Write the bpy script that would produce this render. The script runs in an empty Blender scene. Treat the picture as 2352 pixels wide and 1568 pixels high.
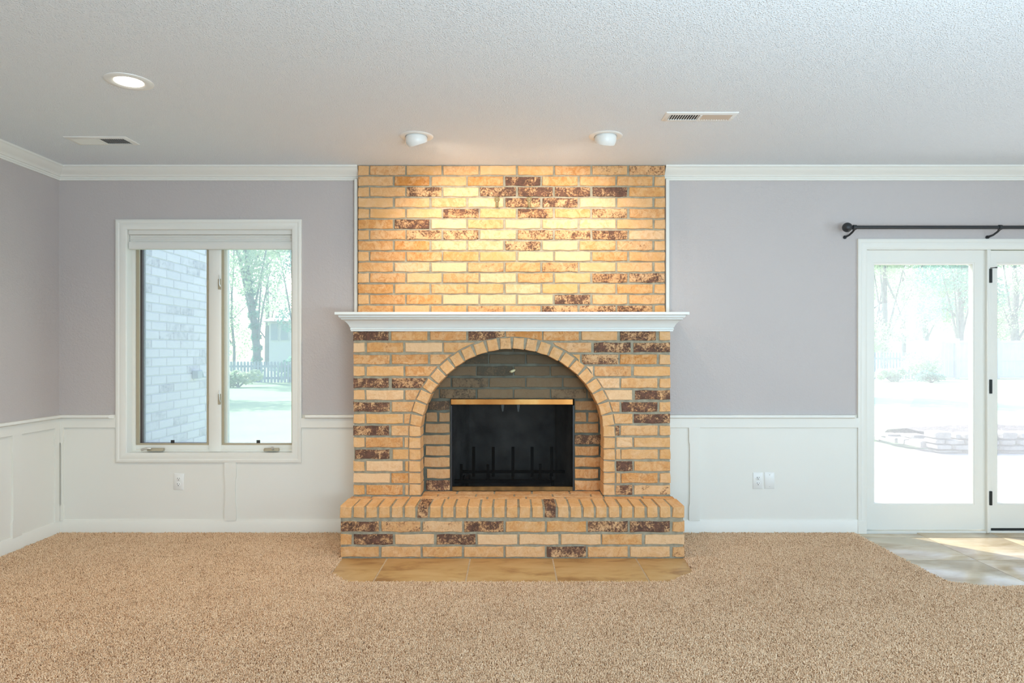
import bpy, bmesh, math, random
import numpy as np
from mathutils import Vector, Matrix

random.seed(7)
rng = np.random.default_rng(7)
sc = bpy.context.scene
COL = sc.collection
R = math.radians

# ------------------------------------------------------------------ camera, sky, sun, lights, exposure
F, CX, CY, EYE = 1568.0, 1176.0, 805.0, 1.271      # focal length in pixels of the 2352 x 1568 frame, vanishing point, eye height
cam = bpy.data.cameras.new('camera')
cam.sensor_width = 36.0
cam.lens = 36.0 * F / 2352.0
cam.shift_y = (CY - 784.0) / 2352.0
cam.clip_start, cam.clip_end = 0.05, 400
co = bpy.data.objects.new('camera', cam)
COL.objects.link(co)
co.location = (0, 0, EYE)
co.rotation_euler = (R(90), 0, 0)
sc.camera = co

sc.view_settings.view_transform = 'Standard'
sc.view_settings.look = 'None'
sc.view_settings.gamma = 1.0
sc.view_settings.use_curve_mapping = False
sc.view_settings.exposure = 0.0
sc.cycles.use_denoising = True
sc.cycles.max_bounces = 10
sc.cycles.diffuse_bounces = 6
sc.cycles.glossy_bounces = 4
sc.cycles.transparent_max_bounces = 16
sc.cycles.sample_clamp_indirect = 8.0

SUN_DIR = Vector((-0.67, 0.74, 1.0)).normalized()    # towards the sun
world = bpy.data.worlds.new('World')
sc.world = world
world.use_nodes = True
wn = world.node_tree
bg = wn.nodes['Background']
sky = wn.nodes.new('ShaderNodeTexSky')
sky.sky_type = 'NISHITA'
sky.sun_disc = False
sky.sun_elevation = R(46)
sky.sun_rotation = R(-42)
sky.air_density = 1.0
sky.dust_density = 2.0
wn.links.new(sky.outputs[0], bg.inputs[0])
bg.inputs[1].default_value = 0.45

def light(name, kind, loc, aim, energy, color, **kw):
    l = bpy.data.lights.new(name, kind)
    l.energy = energy
    l.color = color
    for k, v in kw.items():
        setattr(l, k, v)
    o = bpy.data.objects.new(name, l)
    COL.objects.link(o)
    o.location = loc
    o.rotation_euler = Vector(aim).to_track_quat('-Z', 'Y').to_euler()
    return o

sun = light('sun', 'SUN', (-20, 25, 30), -SUN_DIR, 7.5, (1.0, 0.93, 0.82), angle=R(0.6))
# daylight of the windows in the room's far half, behind the photographer, and of the glazed wall to the right
light('window_light_rear', 'AREA', (2.6, -3.05, 1.30), (-0.12, 1, 0.62), 125, (0.66, 0.85, 1.0), shape='RECTANGLE', size=3.6, size_y=1.8)
light('window_light_rear', 'AREA', (-1.6, -3.05, 1.30), (0.1, 1, 0.55), 35, (0.66, 0.85, 1.0), shape='RECTANGLE', size=1.6, size_y=1.3)
light('window_light_right', 'AREA', (4.78, 0.6, 1.2), (-1, 0.10, 0.60), 75, (0.64, 0.84, 1.0), shape='RECTANGLE', size=2.4, size_y=1.7)
# added fill lamp aimed upward, no real source, to cool the ceiling
light('ceiling_fill', 'AREA', (1.3, 0.0, 0.95), (0.0, 0.25, 1), 125, (0.60, 0.84, 1.0), shape='DISK', size=1.2)
# the other recessed cans of the same ceiling, behind the photographer
for cx_, cy_ in ((-1.82, 0.6), (1.82, 0.6), (-1.82, -1.8), (1.82, -1.8)):
    light('can_lamp', 'SPOT', (cx_, cy_, 2.52), (0, 0, -1), 9, (1.0, 0.80, 0.56), spot_size=R(140), spot_blend=1.0, shadow_soft_size=0.06)

# ------------------------------------------------------------------ helpers
def RX(px, d):
    return (px - CX) * d / F
def RZ(py, d):
    return EYE - (py - CY) * d / F
def FD(py, z=0.0):
    """distance of a point at height z seen at image row py"""
    return (EYE - z) * F / (py - CY)

DW, DU, DF, DB, DH = 4.78, 4.71, 4.493, 4.658, 4.19      # back wall, upper brickwork, surround, recess back, hearth front
CEIL = EYE + 1.28
XL, XR, YR = -3.171, 4.95, -3.2                            # left wall, right wall, rear wall

WO = {}
def link(o, parent=None, origin=(0, 0, 0)):
    COL.objects.link(o)
    origin = Vector(origin)
    if parent is not None:
        o.parent = parent
        o.location = origin - WO[parent.name]
    else:
        o.location = origin
    WO[o.name] = origin
    return o

def tag(o, label=None, cat=None, group=None, kind=None):
    if label: o['label'] = label
    if cat: o['category'] = cat
    if group: o['group'] = group
    if kind: o['kind'] = kind
    return o

def empty(name, loc, label, cat, group=None, kind=None):
    o = bpy.data.objects.new(name, None)
    o.empty_display_size = 0.05
    link(o, None, loc)
    return tag(o, label, cat, group, kind)

class MB:
    def __init__(self):
        self.v, self.f = [], []
    def add(self, vs, fs):
        n = len(self.v)
        self.v += [tuple(p) for p in vs]
        self.f += [tuple(n + i for i in f) for f in fs]
        return self
    def box(self, x0, x1, y0, y1, z0, z1):
        return self.add([(x0, y0, z0), (x1, y0, z0), (x1, y1, z0), (x0, y1, z0), (x0, y0, z1), (x1, y0, z1), (x1, y1, z1), (x0, y1, z1)],
                        [(0, 3, 2, 1), (4, 5, 6, 7), (0, 1, 5, 4), (1, 2, 6, 5), (2, 3, 7, 6), (3, 0, 4, 7)])
    def loft(self, loops, close=False, caps=True):
        n = len(loops[0])
        vs = [p for l in loops for p in l]
        fs = []
        m = len(loops)
        for i in range(m if close else m - 1):
            a, b = i * n, ((i + 1) % m) * n
            for j in range(n):
                k = (j + 1) % n
                fs.append((a + j, a + k, b + k, b + j))
        if caps and not close:
            fs.append(tuple(range(n))[::-1])
            fs.append(tuple((m - 1) * n + j for j in range(n)))
        return self.add(vs, fs)
    def rects(self, rs, close=True):
        """ring of rectangles (x0, x1, z0, z1, y)"""
        return self.loft([[(a, y, c), (b, y, c), (b, y, d), (a, y, d)] for a, b, c, d, y in rs], close=close)
    def prof_x(self, prof, x0, x1, yw, s0=0.0, s1=0.0):
        """profile (out, z) on the wall y = yw, run along X; s0/s1 shift the ends with the profile's projection (mitres)"""
        return self.loft([[(x0 + s0 * o, yw - o, z) for o, z in prof], [(x1 + s1 * o, yw - o, z) for o, z in prof]])
    def prof_y(self, prof, y0, y1, xw, s0=0.0, s1=0.0):
        return self.loft([[(xw + o, y0 + s0 * o, z) for o, z in prof], [(xw + o, y1 + s1 * o, z) for o, z in prof]])
    def poly_y(self, pts, y0, y1):
        return self.loft([[(x, y0, z) for x, z in pts], [(x, y1, z) for x, z in pts]])
    def poly_z(self, pts, z0, z1):
        return self.loft([[(x, y, z0) for x, y in pts], [(x, y, z1) for x, y in pts]])
    def lathe(self, prof, c, n=32, axis=(0, 0, 1), caps=False):
        q = Vector(axis).to_track_quat('Z', 'Y')
        c = Vector(c)
        loops = [[tuple(c + q @ Vector((r * math.cos(2 * math.pi * i / n), r * math.sin(2 * math.pi * i / n), h))) for i in range(n)] for r, h in prof]
        return self.loft(loops, caps=caps)
    def tube(self, pts, r, n=8):
        pts = [Vector(p) for p in pts]
        rr = r if isinstance(r, (list, tuple)) else [r] * len(pts)
        loops = []
        for i, p in enumerate(pts):
            t = (pts[min(i + 1, len(pts) - 1)] - pts[max(i - 1, 0)]).normalized()
            a = t.orthogonal() if i == 0 else (u - t * u.dot(t))
            u = a.normalized()
            w = t.cross(u)
            loops.append([tuple(p + (u * math.cos(2 * math.pi * k / n) + w * math.sin(2 * math.pi * k / n)) * rr[i]) for k in range(n)])
        return self.loft(loops)
    def mesh(self, name, mat, origin=(0, 0, 0), bevel=0.0, weld=True, smooth=40):
        bm = bmesh.new()
        ox, oy, oz = origin
        vs = [bm.verts.new((x - ox, y - oy, z - oz)) for x, y, z in self.v]
        for f in self.f:
            try:
                bm.faces.new([vs[i] for i in f])
            except ValueError:
                pass
        if weld:
            bmesh.ops.remove_doubles(bm, verts=bm.verts, dist=1e-6)
        big = [f for f in bm.faces if len(f.verts) > 4]
        if big:
            bmesh.ops.triangulate(bm, faces=big)
        bmesh.ops.recalc_face_normals(bm, faces=bm.faces)
        if bevel:
            es = [e for e in bm.edges if len(e.link_faces) == 2 and e.calc_face_angle(0) > R(30)]
            bmesh.ops.bevel(bm, geom=es, offset=bevel, segments=1, affect='EDGES', clamp_overlap=True)
        for f in bm.faces:
            f.smooth = True
        for e in bm.edges:
            e.smooth = len(e.link_faces) == 2 and e.calc_face_angle(0) < R(smooth)
        me = bpy.data.meshes.new(name)
        bm.to_mesh(me)
        bm.free()
        if mat is not None:
            for m in mat if isinstance(mat, (list, tuple)) else (mat,):
                me.materials.append(m)
        return me
    def build(self, name, mat, parent=None, origin=None, label=None, cat=None, group=None, kind=None, **kw):
        if origin is None:
            if parent is not None:
                origin = WO[parent.name]
            else:
                a = np.array(self.v)
                lo, hi = a.min(0), a.max(0)
                origin = ((lo[0] + hi[0]) / 2, (lo[1] + hi[1]) / 2, lo[2])
        me = self.mesh(name, mat, origin, **kw)
        o = bpy.data.objects.new(name, me)
        link(o, parent, origin)
        return tag(o, label, cat, group, kind)

# ------------------------------------------------------------------ materials
def new_mat(name):
    m = bpy.data.materials.new(name)
    m.use_nodes = True
    nt = m.node_tree
    return m, nt, nt.nodes, nt.links, nt.nodes['Principled BSDF']

def N(nt, kind, **kw):
    n = nt.nodes.new(kind)
    for k, v in kw.items():
        if k in n.inputs.keys() if isinstance(k, str) else False:
            n.inputs[k].default_value = v
        else:
            setattr(n, k, v)
    return n

def noise(nt, vec, scale, detail=2.0, rough=0.5, dist=0.0):
    n = nt.nodes.new('ShaderNodeTexNoise')
    n.inputs['Scale'].default_value = scale
    n.inputs['Detail'].default_value = detail
    n.inputs['Roughness'].default_value = rough
    n.inputs['Distortion'].default_value = dist
    if vec is not None:
        nt.links.new(vec, n.inputs['Vector'])
    return n.outputs['Fac']

def ramp(nt, fac, stops):
    n = nt.nodes.new('ShaderNodeValToRGB')
    e = n.color_ramp.elements
    while len(e) < len(stops):
        e.new(0.5)
    for el, (p, c) in zip(e, stops):
        el.position = p
        el.color = (*c, 1) if len(c) == 3 else c
    nt.links.new(fac, n.inputs[0])
    return n.outputs[0]

def math_(nt, op, a, b=None, clamp=False):
    n = nt.nodes.new('ShaderNodeMath')
    n.operation = op
    n.use_clamp = clamp
    for i, x in enumerate((a, b)):
        if x is None: continue
        if isinstance(x, (int, float)): n.inputs[i].default_value = x
        else: nt.links.new(x, n.inputs[i])
    return n.outputs[0]

def mix(nt, fac, a, b, mode='MIX'):
    n = nt.nodes.new('ShaderNodeMix')
    n.data_type = 'RGBA'
    n.blend_type = mode
    for i, x in ((0, fac), (6, a), (7, b)):
        if isinstance(x, (int, float)): n.inputs[i].default_value = x
        elif isinstance(x, tuple): n.inputs[i].default_value = (*x, 1)
        else: nt.links.new(x, n.inputs[i])
    return n.outputs[2]

def bump(nt, height, strength, dist, bsdf):
    n = nt.nodes.new('ShaderNodeBump')
    n.inputs['Strength'].default_value = strength
    n.inputs['Distance'].default_value = dist
    nt.links.new(height, n.inputs['Height'])
    nt.links.new(n.outputs[0], bsdf.inputs['Normal'])
    return n

def tex(nt, which='Object'):
    return nt.nodes.new('ShaderNodeTexCoord').outputs[which]

def geo_pos(nt):
    return nt.nodes.new('ShaderNodeNewGeometry').outputs['Position']

def plain(name, color, rough=0.5, metal=0.0, bump_scale=0, bump_strength=0.1, bump_dist=0.001, vary=0.0, vary_scale=4.0, spec=0.5):
    m, nt, ns, ls, b = new_mat(name)
    b.inputs['Roughness'].default_value = rough
    b.inputs['Metallic'].default_value = metal
    b.inputs['Specular IOR Level'].default_value = spec
    pos = geo_pos(nt)
    if vary:
        f = noise(nt, pos, vary_scale, 4)
        lo = tuple(c * (1 - vary) for c in color)
        hi = tuple(min(1, c * (1 + vary)) for c in color)
        ls.new(ramp(nt, f, [(0.3, lo), (0.7, hi)]), b.inputs['Base Color'])
    else:
        b.inputs['Base Color'].default_value = (*color, 1)
    if bump_scale:
        bump(nt, noise(nt, pos, bump_scale, 3), bump_strength, bump_dist, b)
    return m

M = {}
M['white'] = plain('white_paint', (0.80, 0.79, 0.73), 0.38, bump_scale=25, bump_strength=0.06, bump_dist=0.002)
M['panel'] = plain('panel_paint', (0.80, 0.79, 0.73), 0.42, bump_scale=6, bump_strength=0.05, bump_dist=0.003)
M['mantel'] = plain('mantel_paint', (0.78, 0.815, 0.80), 0.4)
M['plastic'] = plain('white_plastic', (0.82, 0.82, 0.79), 0.3)
M['slot'] = plain('dark_slot', (0.03, 0.03, 0.03), 0.6)
M['vent'] = plain('vent_enamel', (0.80, 0.80, 0.77), 0.4)
M['vent_tan'] = plain('vent_warm_enamel', (0.74, 0.68, 0.60), 0.5)
M['duct'] = plain('duct_dark', (0.06, 0.06, 0.06), 0.7)
M['black_metal'] = plain('black_iron', (0.02, 0.022, 0.025), 0.42, bump_scale=90, bump_strength=0.1)
M['hinge'] = plain('hinge_dark', (0.03, 0.035, 0.035), 0.4, metal=0.5)
M['grate'] = plain('grate_iron', (0.006, 0.006, 0.006), 0.9, spec=0.1)
M['brass_dark'] = plain('tarnished_brass', (0.20, 0.11, 0.035), 0.5, metal=0.6, vary=0.7, vary_scale=9)
M['soot'] = plain('soot_black', (0.075, 0.075, 0.072), 0.9, bump_scale=18, bump_strength=0.5, bump_dist=0.01, vary=0.5, vary_scale=5)
M['ash'] = plain('ash', (0.16, 0.16, 0.16), 1.0, vary=0.6, vary_scale=60)
M['tan_metal'] = plain('tan_screen_frame', (0.42, 0.36, 0.25), 0.45)
M['bronze_metal'] = plain('dark_bronze_sash', (0.10, 0.078, 0.078), 0.45)
M['sash_white'] = plain('sash_paint', (0.76, 0.74, 0.66), 0.4)
M['silver'] = plain('brushed_nickel', (0.62, 0.60, 0.55), 0.35, metal=0.9)
M['old_brass'] = plain('aged_brass_hook', (0.28, 0.21, 0.10), 0.45, metal=0.8)
M['shade'] = plain('shade_fabric', (0.76, 0.75, 0.70), 0.8, bump_scale=150, bump_strength=0.1)
M['mortar'] = plain('grey_mortar', (0.335, 0.305, 0.225), 0.95, bump_scale=120, bump_strength=0.5, bump_dist=0.003, vary=0.22, vary_scale=30)
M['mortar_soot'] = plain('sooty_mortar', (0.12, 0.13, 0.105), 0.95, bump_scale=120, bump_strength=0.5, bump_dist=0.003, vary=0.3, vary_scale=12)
M['mortar_out'] = plain('pale_mortar', (0.70, 0.70, 0.71), 0.95, bump_scale=80, bump_strength=0.4, bump_dist=0.003)
M['grout'] = plain('tan_grout', (0.50, 0.38, 0.25), 0.9, vary=0.15, vary_scale=60)
M['subfloor'] = plain('subfloor', (0.40, 0.30, 0.20), 0.95)
M['leaf'] = plain('knob_cream', (0.62, 0.62, 0.40), 0.4)

def wall_mat():
    m, nt, ns, ls, b = new_mat('lavender_grey_paint')
    b.inputs['Base Color'].default_value = (0.52, 0.475, 0.46, 1)
    b.inputs['Roughness'].default_value = 0.55
    pos = geo_pos(nt)
    patch = ramp(nt, noise(nt, pos, 1.6, 2), [(0.35, (0.25, 0.25, 0.25)), (0.65, (1, 1, 1))])
    h = noise(nt, pos, 55, 3, 0.55, 0.8)
    h2 = ramp(nt, h, [(0.42, (0, 0, 0)), (0.62, (1, 1, 1))])
    hh = math_(nt, 'MULTIPLY', h2, patch)
    bump(nt, hh, 0.55, 0.0022, b)
    return m
M['wall'] = wall_mat()

def ceiling_mat():
    m, nt, ns, ls, b = new_mat('sprayed_texture_ceiling')
    b.inputs['Base Color'].default_value = (0.775, 0.82, 0.86, 1)
    b.inputs['Roughness'].default_value = 0.8
    pos = geo_pos(nt)
    v = nt.nodes.new('ShaderNodeTexVoronoi')
    v.inputs['Scale'].default_value = 125
    w = nt.nodes.new('ShaderNodeVectorMath'); w.operation = 'ADD'
    nn = nt.nodes.new('ShaderNodeTexNoise'); nn.inputs['Scale'].default_value = 60
    sc_ = nt.nodes.new('ShaderNodeVectorMath'); sc_.operation = 'SCALE'; sc_.inputs['Scale'].default_value = 0.012
    ls.new(pos, nn.inputs['Vector']); ls.new(nn.outputs['Color'], sc_.inputs[0])
    ls.new(pos, w.inputs[0]); ls.new(sc_.outputs[0], w.inputs[1]); ls.new(w.outputs[0], v.inputs['Vector'])
    d = ramp(nt, v.outputs['Distance'], [(0.12, (1, 1, 1)), (0.5, (0, 0, 0))])
    n2 = noise(nt, pos, 175, 3, 0.6)
    h = math_(nt, 'ADD', math_(nt, 'MULTIPLY', d, 0.7), math_(nt, 'MULTIPLY', n2, 0.6))
    bump(nt, h, 0.9, 0.0035, b)
    return m
M['ceiling'] = ceiling_mat()

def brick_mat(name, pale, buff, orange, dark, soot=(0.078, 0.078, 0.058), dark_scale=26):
    """object colour: red = flashing (dark), green = hue, blue = paleness; alpha falls with sootiness and painted arch shade"""
    m, nt, ns, ls, b = new_mat(name)
    b.inputs['Roughness'].default_value = 0.85
    b.inputs['Specular IOR Level'].default_value = 0.25
    oi = nt.nodes.new('ShaderNodeObjectInfo')
    sep = nt.nodes.new('ShaderNodeSeparateColor')
    ls.new(oi.outputs['Color'], sep.inputs[0])
    off = math_(nt, 'MULTIPLY', oi.outputs['Random'], 57.0)
    comb = nt.nodes.new('ShaderNodeCombineXYZ')
    ls.new(off, comb.inputs[0]); ls.new(off, comb.inputs[2])
    add = nt.nodes.new('ShaderNodeVectorMath'); add.operation = 'ADD'
    ls.new(tex(nt), add.inputs[0]); ls.new(comb.outputs[0], add.inputs[1])
    vec = add.outputs[0]
    base = mix(nt, sep.outputs[1], buff, orange)
    base = mix(nt, sep.outputs[2], base, pale)
    # smeared clay: orange strokes, cream wash, brown scratches
    st = ramp(nt, noise(nt, vec, 24, 6, 0.68, 1.1), [(0.47, (0, 0, 0)), (0.58, (1, 1, 1))])
    st2 = ramp(nt, noise(nt, vec, 13, 4, 0.65, 0.8), [(0.42, (0, 0, 0)), (0.66, (1, 1, 1))])
    stain = math_(nt, 'MULTIPLY', st, math_(nt, 'SUBTRACT', 0.85, math_(nt, 'MULTIPLY', sep.outputs[2], 0.6)))
    base = mix(nt, math_(nt, 'MULTIPLY', st2, 0.48), base, pale)
    calm = math_(nt, 'ADD', math_(nt, 'MULTIPLY', sep.outputs[1], 1.8), 0.12, True)
    stain = math_(nt, 'MULTIPLY', stain, calm)
    base = mix(nt, stain, base, orange)
    brown = tuple(c * k for c, k in zip(orange, (0.50, 0.42, 0.42)))
    fine = ramp(nt, noise(nt, vec, 48, 6, 0.75, 0.9), [(0.55, (0, 0, 0)), (0.65, (1, 1, 1))])
    base = mix(nt, math_(nt, 'MULTIPLY', fine, math_(nt, 'MULTIPLY', calm, math_(nt, 'SUBTRACT', 0.66, math_(nt, 'MULTIPLY', sep.outputs[2], 0.4)))), base, brown)
    base = mix(nt, math_(nt, 'MULTIPLY', sep.outputs[0], 0.6), base, tuple(c * 0.88 for c in pale))
    # flashed faces: broken dark skin over the clay
    nf = noise(nt, vec, 78, 7, 0.8, 0.3)
    nc = noise(nt, vec, dark_scale * 0.55, 4, 0.6, 0.5)
    n1 = math_(nt, 'ADD', math_(nt, 'MULTIPLY', nf, 0.60), math_(nt, 'MULTIPLY', nc, 0.40))
    thr = math_(nt, 'SUBTRACT', 0.69, math_(nt, 'MULTIPLY', sep.outputs[0], 0.265))
    msk = math_(nt, 'MULTIPLY', math_(nt, 'SUBTRACT', n1, thr), 17.0, True)
    halo = math_(nt, 'MULTIPLY', math_(nt, 'SUBTRACT', n1, math_(nt, 'SUBTRACT', thr, 0.05)), 11.0, True)
    base = mix(nt, math_(nt, 'MULTIPLY', halo, 0.5), base, brown)
    dk = mix(nt, ramp(nt, noise(nt, vec, 30, 3), [(0.4, (0, 0, 0)), (0.65, (1, 1, 1))]), dark, tuple(c * k for c, k in zip(dark, (2.0, 1.7, 1.5))))
    base = mix(nt, math_(nt, 'MULTIPLY', msk, 0.92), base, dk)
    soot_shade_fac = math_(nt, 'SUBTRACT', 1.0, oi.outputs['Alpha'])
    base = mix(nt, math_(nt, 'MULTIPLY', soot_shade_fac, 0.97), base, soot)
    ls.new(base, b.inputs['Base Color'])
    h = math_(nt, 'ADD', noise(nt, vec, 30, 7, 0.70, 0.35), math_(nt, 'MULTIPLY', msk, 0.10))
    bump(nt, h, 0.75, 0.008, b)
    return m
M['brick'] = brick_mat('buff_brick', (0.82, 0.56, 0.33), (0.72, 0.385, 0.135), (0.57, 0.225, 0.05), (0.075, 0.042, 0.036))
M['brick_out'] = brick_mat('outdoor_brick', (0.86, 0.81, 0.84), (0.80, 0.75, 0.78), (0.74, 0.69, 0.72), (0.34, 0.35, 0.42))

def tile_mat(name, a, b_, c, rough):
    m, nt, ns, ls, b = new_mat(name)
    b.inputs['Roughness'].default_value = rough
    pos = geo_pos(nt)
    mp = nt.nodes.new('ShaderNodeMapping'); mp.inputs['Scale'].default_value = (1.0, 2.6, 1.0)
    ls.new(pos, mp.inputs[0])
    oi = nt.nodes.new('ShaderNodeObjectInfo')
    sh = nt.nodes.new('ShaderNodeVectorMath'); sh.operation = 'ADD'
    cb = nt.nodes.new('ShaderNodeCombineXYZ')
    ls.new(math_(nt, 'MULTIPLY', oi.outputs['Random'], 40.0), cb.inputs[2])
    ls.new(mp.outputs[0], sh.inputs[0]); ls.new(cb.outputs[0], sh.inputs[1])
    f = noise(nt, sh.outputs[0], 3.2, 6, 0.62, 0.6)
    ls.new(ramp(nt, f, [(0.34, c), (0.47, b_), (0.62, a)]), b.inputs['Base Color'])
    bump(nt, noise(nt, pos, 14, 4), 0.12, 0.003, b)
    return m
M['apron_tile'] = tile_mat('tan_slate_tile', (0.56, 0.355, 0.155), (0.50, 0.30, 0.115), (0.33, 0.17, 0.06), 0.5)
M['door_tile'] = tile_mat('beige_tile', (0.56, 0.47, 0.33), (0.50, 0.40, 0.26), (0.40, 0.30, 0.17), 0.22)

def carpet_mat():
    m, nt, ns, ls, b = new_mat('frieze_carpet_yarn')
    b.inputs['Roughness'].default_value = 1.0
    b.inputs['Specular IOR Level'].default_value = 0.1
    at = nt.nodes.new('ShaderNodeAttribute'); at.attribute_type = 'INSTANCER'; at.attribute_name = 'tint'
    aw = nt.nodes.new('ShaderNodeAttribute'); aw.attribute_type = 'GEOMETRY'; aw.attribute_name = 'strand'
    f = math_(nt, 'FRACT', math_(nt, 'ADD', at.outputs['Fac'], aw.outputs['Fac']))
    ls.new(ramp(nt, f, [(0.0, (0.25, 0.13, 0.065)), (0.25, (0.62, 0.405, 0.245)), (0.6, (0.86, 0.63, 0.42)), (1.0, (0.94, 0.77, 0.57))]), b.inputs['Base Color'])
    return m
M['carpet'] = carpet_mat()

def glass_mat(name, haze):
    m = bpy.data.materials.new(name)
    m.use_nodes = True
    nt = m.node_tree
    nt.nodes.clear()
    out = nt.nodes.new('ShaderNodeOutputMaterial')
    tr = nt.nodes.new('ShaderNodeBsdfTransparent'); tr.inputs[0].default_value = (0.97, 0.985, 0.99, 1)
    gl = nt.nodes.new('ShaderNodeBsdfGlossy'); gl.inputs['Roughness'].default_value = 0.02
    tl = nt.nodes.new('ShaderNodeBsdfTranslucent'); tl.inputs[0].default_value = (0.93, 0.96, 1, 1)
    lw = nt.nodes.new('ShaderNodeLayerWeight'); lw.inputs[0].default_value = 0.5
    fr = math_(nt, 'ADD', math_(nt, 'MULTIPLY', math_(nt, 'POWER', lw.outputs['Facing'], 4.0), 0.5), 0.012)
    m1 = nt.nodes.new('ShaderNodeMixShader'); m1.inputs[0].default_value = haze  # translucent veil: overexposure glare of the view put into the glass
    m2 = nt.nodes.new('ShaderNodeMixShader')
    nt.links.new(tr.outputs[0], m1.inputs[1]); nt.links.new(tl.outputs[0], m1.inputs[2])
    nt.links.new(fr, m2.inputs[0]); nt.links.new(m1.outputs[0], m2.inputs[1]); nt.links.new(gl.outputs[0], m2.inputs[2])
    nt.links.new(m2.outputs[0], out.inputs[0])
    return m
M['glass'] = glass_mat('window_glass', 0.12)
M['glass_window'] = glass_mat('dusty_window_glass', 0.20)  # heavier painted veil, brightens the view through the window

def emit_mat(name, color, strength):
    m = bpy.data.materials.new(name)
    m.use_nodes = True
    nt = m.node_tree
    nt.nodes.clear()
    out = nt.nodes.new('ShaderNodeOutputMaterial')
    e = nt.nodes.new('ShaderNodeEmission')
    e.inputs[0].default_value = (*color, 1)
    e.inputs[1].default_value = strength
    nt.links.new(e.outputs[0], out.inputs[0])
    return m
M['lamp'] = emit_mat('lamp_lens', (1.0, 0.86, 0.66), 22)
M['bulb'] = emit_mat('lamp_bulb', (1.0, 0.78, 0.5), 12)

def mesh_curtain_mat():
    m = bpy.data.materials.new('black_chain_mesh')
    m.use_nodes = True
    nt = m.node_tree
    b = nt.nodes['Principled BSDF']
    b.inputs['Base Color'].default_value = (0.008, 0.008, 0.008, 1)
    b.inputs['Roughness'].default_value = 0.6
    b.inputs['Specular IOR Level'].default_value = 0.12
    pos = geo_pos(nt)
    mp = nt.nodes.new('ShaderNodeMapping'); mp.inputs['Rotation'].default_value = (0, R(35), 0)
    nt.links.new(pos, mp.inputs[0])
    wv = nt.nodes.new('ShaderNodeTexWave'); wv.inputs['Scale'].default_value = 85
    nt.links.new(mp.outputs[0], wv.inputs['Vector'])
    a = math_(nt, 'ADD', math_(nt, 'MULTIPLY', wv.outputs['Fac'], 0.35), 0.22)
    nt.links.new(a, b.inputs['Alpha'])
    return m
M['mesh'] = mesh_curtain_mat()

def brass_mat():
    m, nt, ns, ls, b = new_mat('aged_brass_bar')
    b.inputs['Metallic'].default_value = 0.9
    b.inputs['Roughness'].default_value = 0.33
    f = noise(nt, geo_pos(nt), 3.5, 5)
    ls.new(ramp(nt, f, [(0.3, (0.30, 0.11, 0.025)), (0.55, (0.45, 0.20, 0.055)), (0.75, (0.62, 0.42, 0.16))]), b.inputs['Base Color'])
    return m
M['brass'] = brass_mat()

def lawn_mat():
    m, nt, ns, ls, b = new_mat('mown_grass')
    b.inputs['Roughness'].default_value = 0.9
    pos = geo_pos(nt)
    f = noise(nt, pos, 0.8, 6, 0.65)
    f2 = noise(nt, pos, 14, 4, 0.6)
    ls.new(mix(nt, 0.45, ramp(nt, f, [(0.3, (0.18, 0.33, 0.17)), (0.7, (0.32, 0.44, 0.26))]), ramp(nt, f2, [(0.3, (0.13, 0.28, 0.14)), (0.7, (0.36, 0.47, 0.28))])), b.inputs['Base Color'])
    bump(nt, f2, 0.4, 0.03, b)
    return m
M['lawn'] = lawn_mat()
M['concrete'] = plain('patio_concrete', (0.52, 0.51, 0.50), 0.9, bump_scale=20, bump_strength=0.15, bump_dist=0.004, vary=0.08, vary_scale=2)
M['stone'] = plain('fieldstone', (0.25, 0.24, 0.225), 0.95, bump_scale=18, bump_strength=0.7, bump_dist=0.02, vary=0.3, vary_scale=7)
M['mulch'] = plain('mulch', (0.11, 0.095, 0.09), 1.0, bump_scale=25, bump_strength=1.0, bump_dist=0.04, vary=0.6, vary_scale=20)
M['fence'] = plain('weathered_picket', (0.34, 0.38, 0.42), 0.9, vary=0.15, vary_scale=6)
M['fence_pale'] = plain('pale_fence_board', (0.66, 0.66, 0.66), 0.9, vary=0.08, vary_scale=3)
M['bark'] = plain('bark', (0.20, 0.22, 0.21), 0.95, bump_scale=12, bump_strength=0.8, bump_dist=0.03, vary=0.3, vary_scale=6)
M['house'] = plain('pale_siding', (0.62, 0.62, 0.64), 0.8)
M['roof'] = plain('pale_shingle', (0.42, 0.40, 0.42), 0.9, vary=0.1, vary_scale=3)
M['house_glass'] = plain('dark_window', (0.28, 0.34, 0.40), 0.15)
M['util'] = plain('grey_utility_box', (0.46, 0.48, 0.51), 0.5)

def leaf_mat(name, a, b_):
    m = bpy.data.materials.new(name)
    m.use_nodes = True
    nt = m.node_tree
    b = nt.nodes['Principled BSDF']
    b.inputs['Roughness'].default_value = 0.45
    f = noise(nt, geo_pos(nt), 1.3, 4)
    c = ramp(nt, f, [(0.35, a), (0.65, b_)])
    nt.links.new(c, b.inputs['Base Color'])
    tl = nt.nodes.new('ShaderNodeBsdfTranslucent')
    nt.links.new(c, tl.inputs[0])
    mx = nt.nodes.new('ShaderNodeMixShader'); mx.inputs[0].default_value = 0.48
    out = nt.nodes['Material Output']
    nt.links.new(b.outputs[0], mx.inputs[1]); nt.links.new(tl.outputs[0], mx.inputs[2]); nt.links.new(mx.outputs[0], out.inputs[0])
    return m
M['leaf_a'] = leaf_mat('leaf_green', (0.30, 0.48, 0.30), (0.58, 0.68, 0.46))
M['leaf_b'] = leaf_mat('leaf_blue_green', (0.13, 0.33, 0.27), (0.28, 0.50, 0.38))
M['leaf_c'] = leaf_mat('leaf_light', (0.42, 0.57, 0.36), (0.68, 0.74, 0.56))

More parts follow.
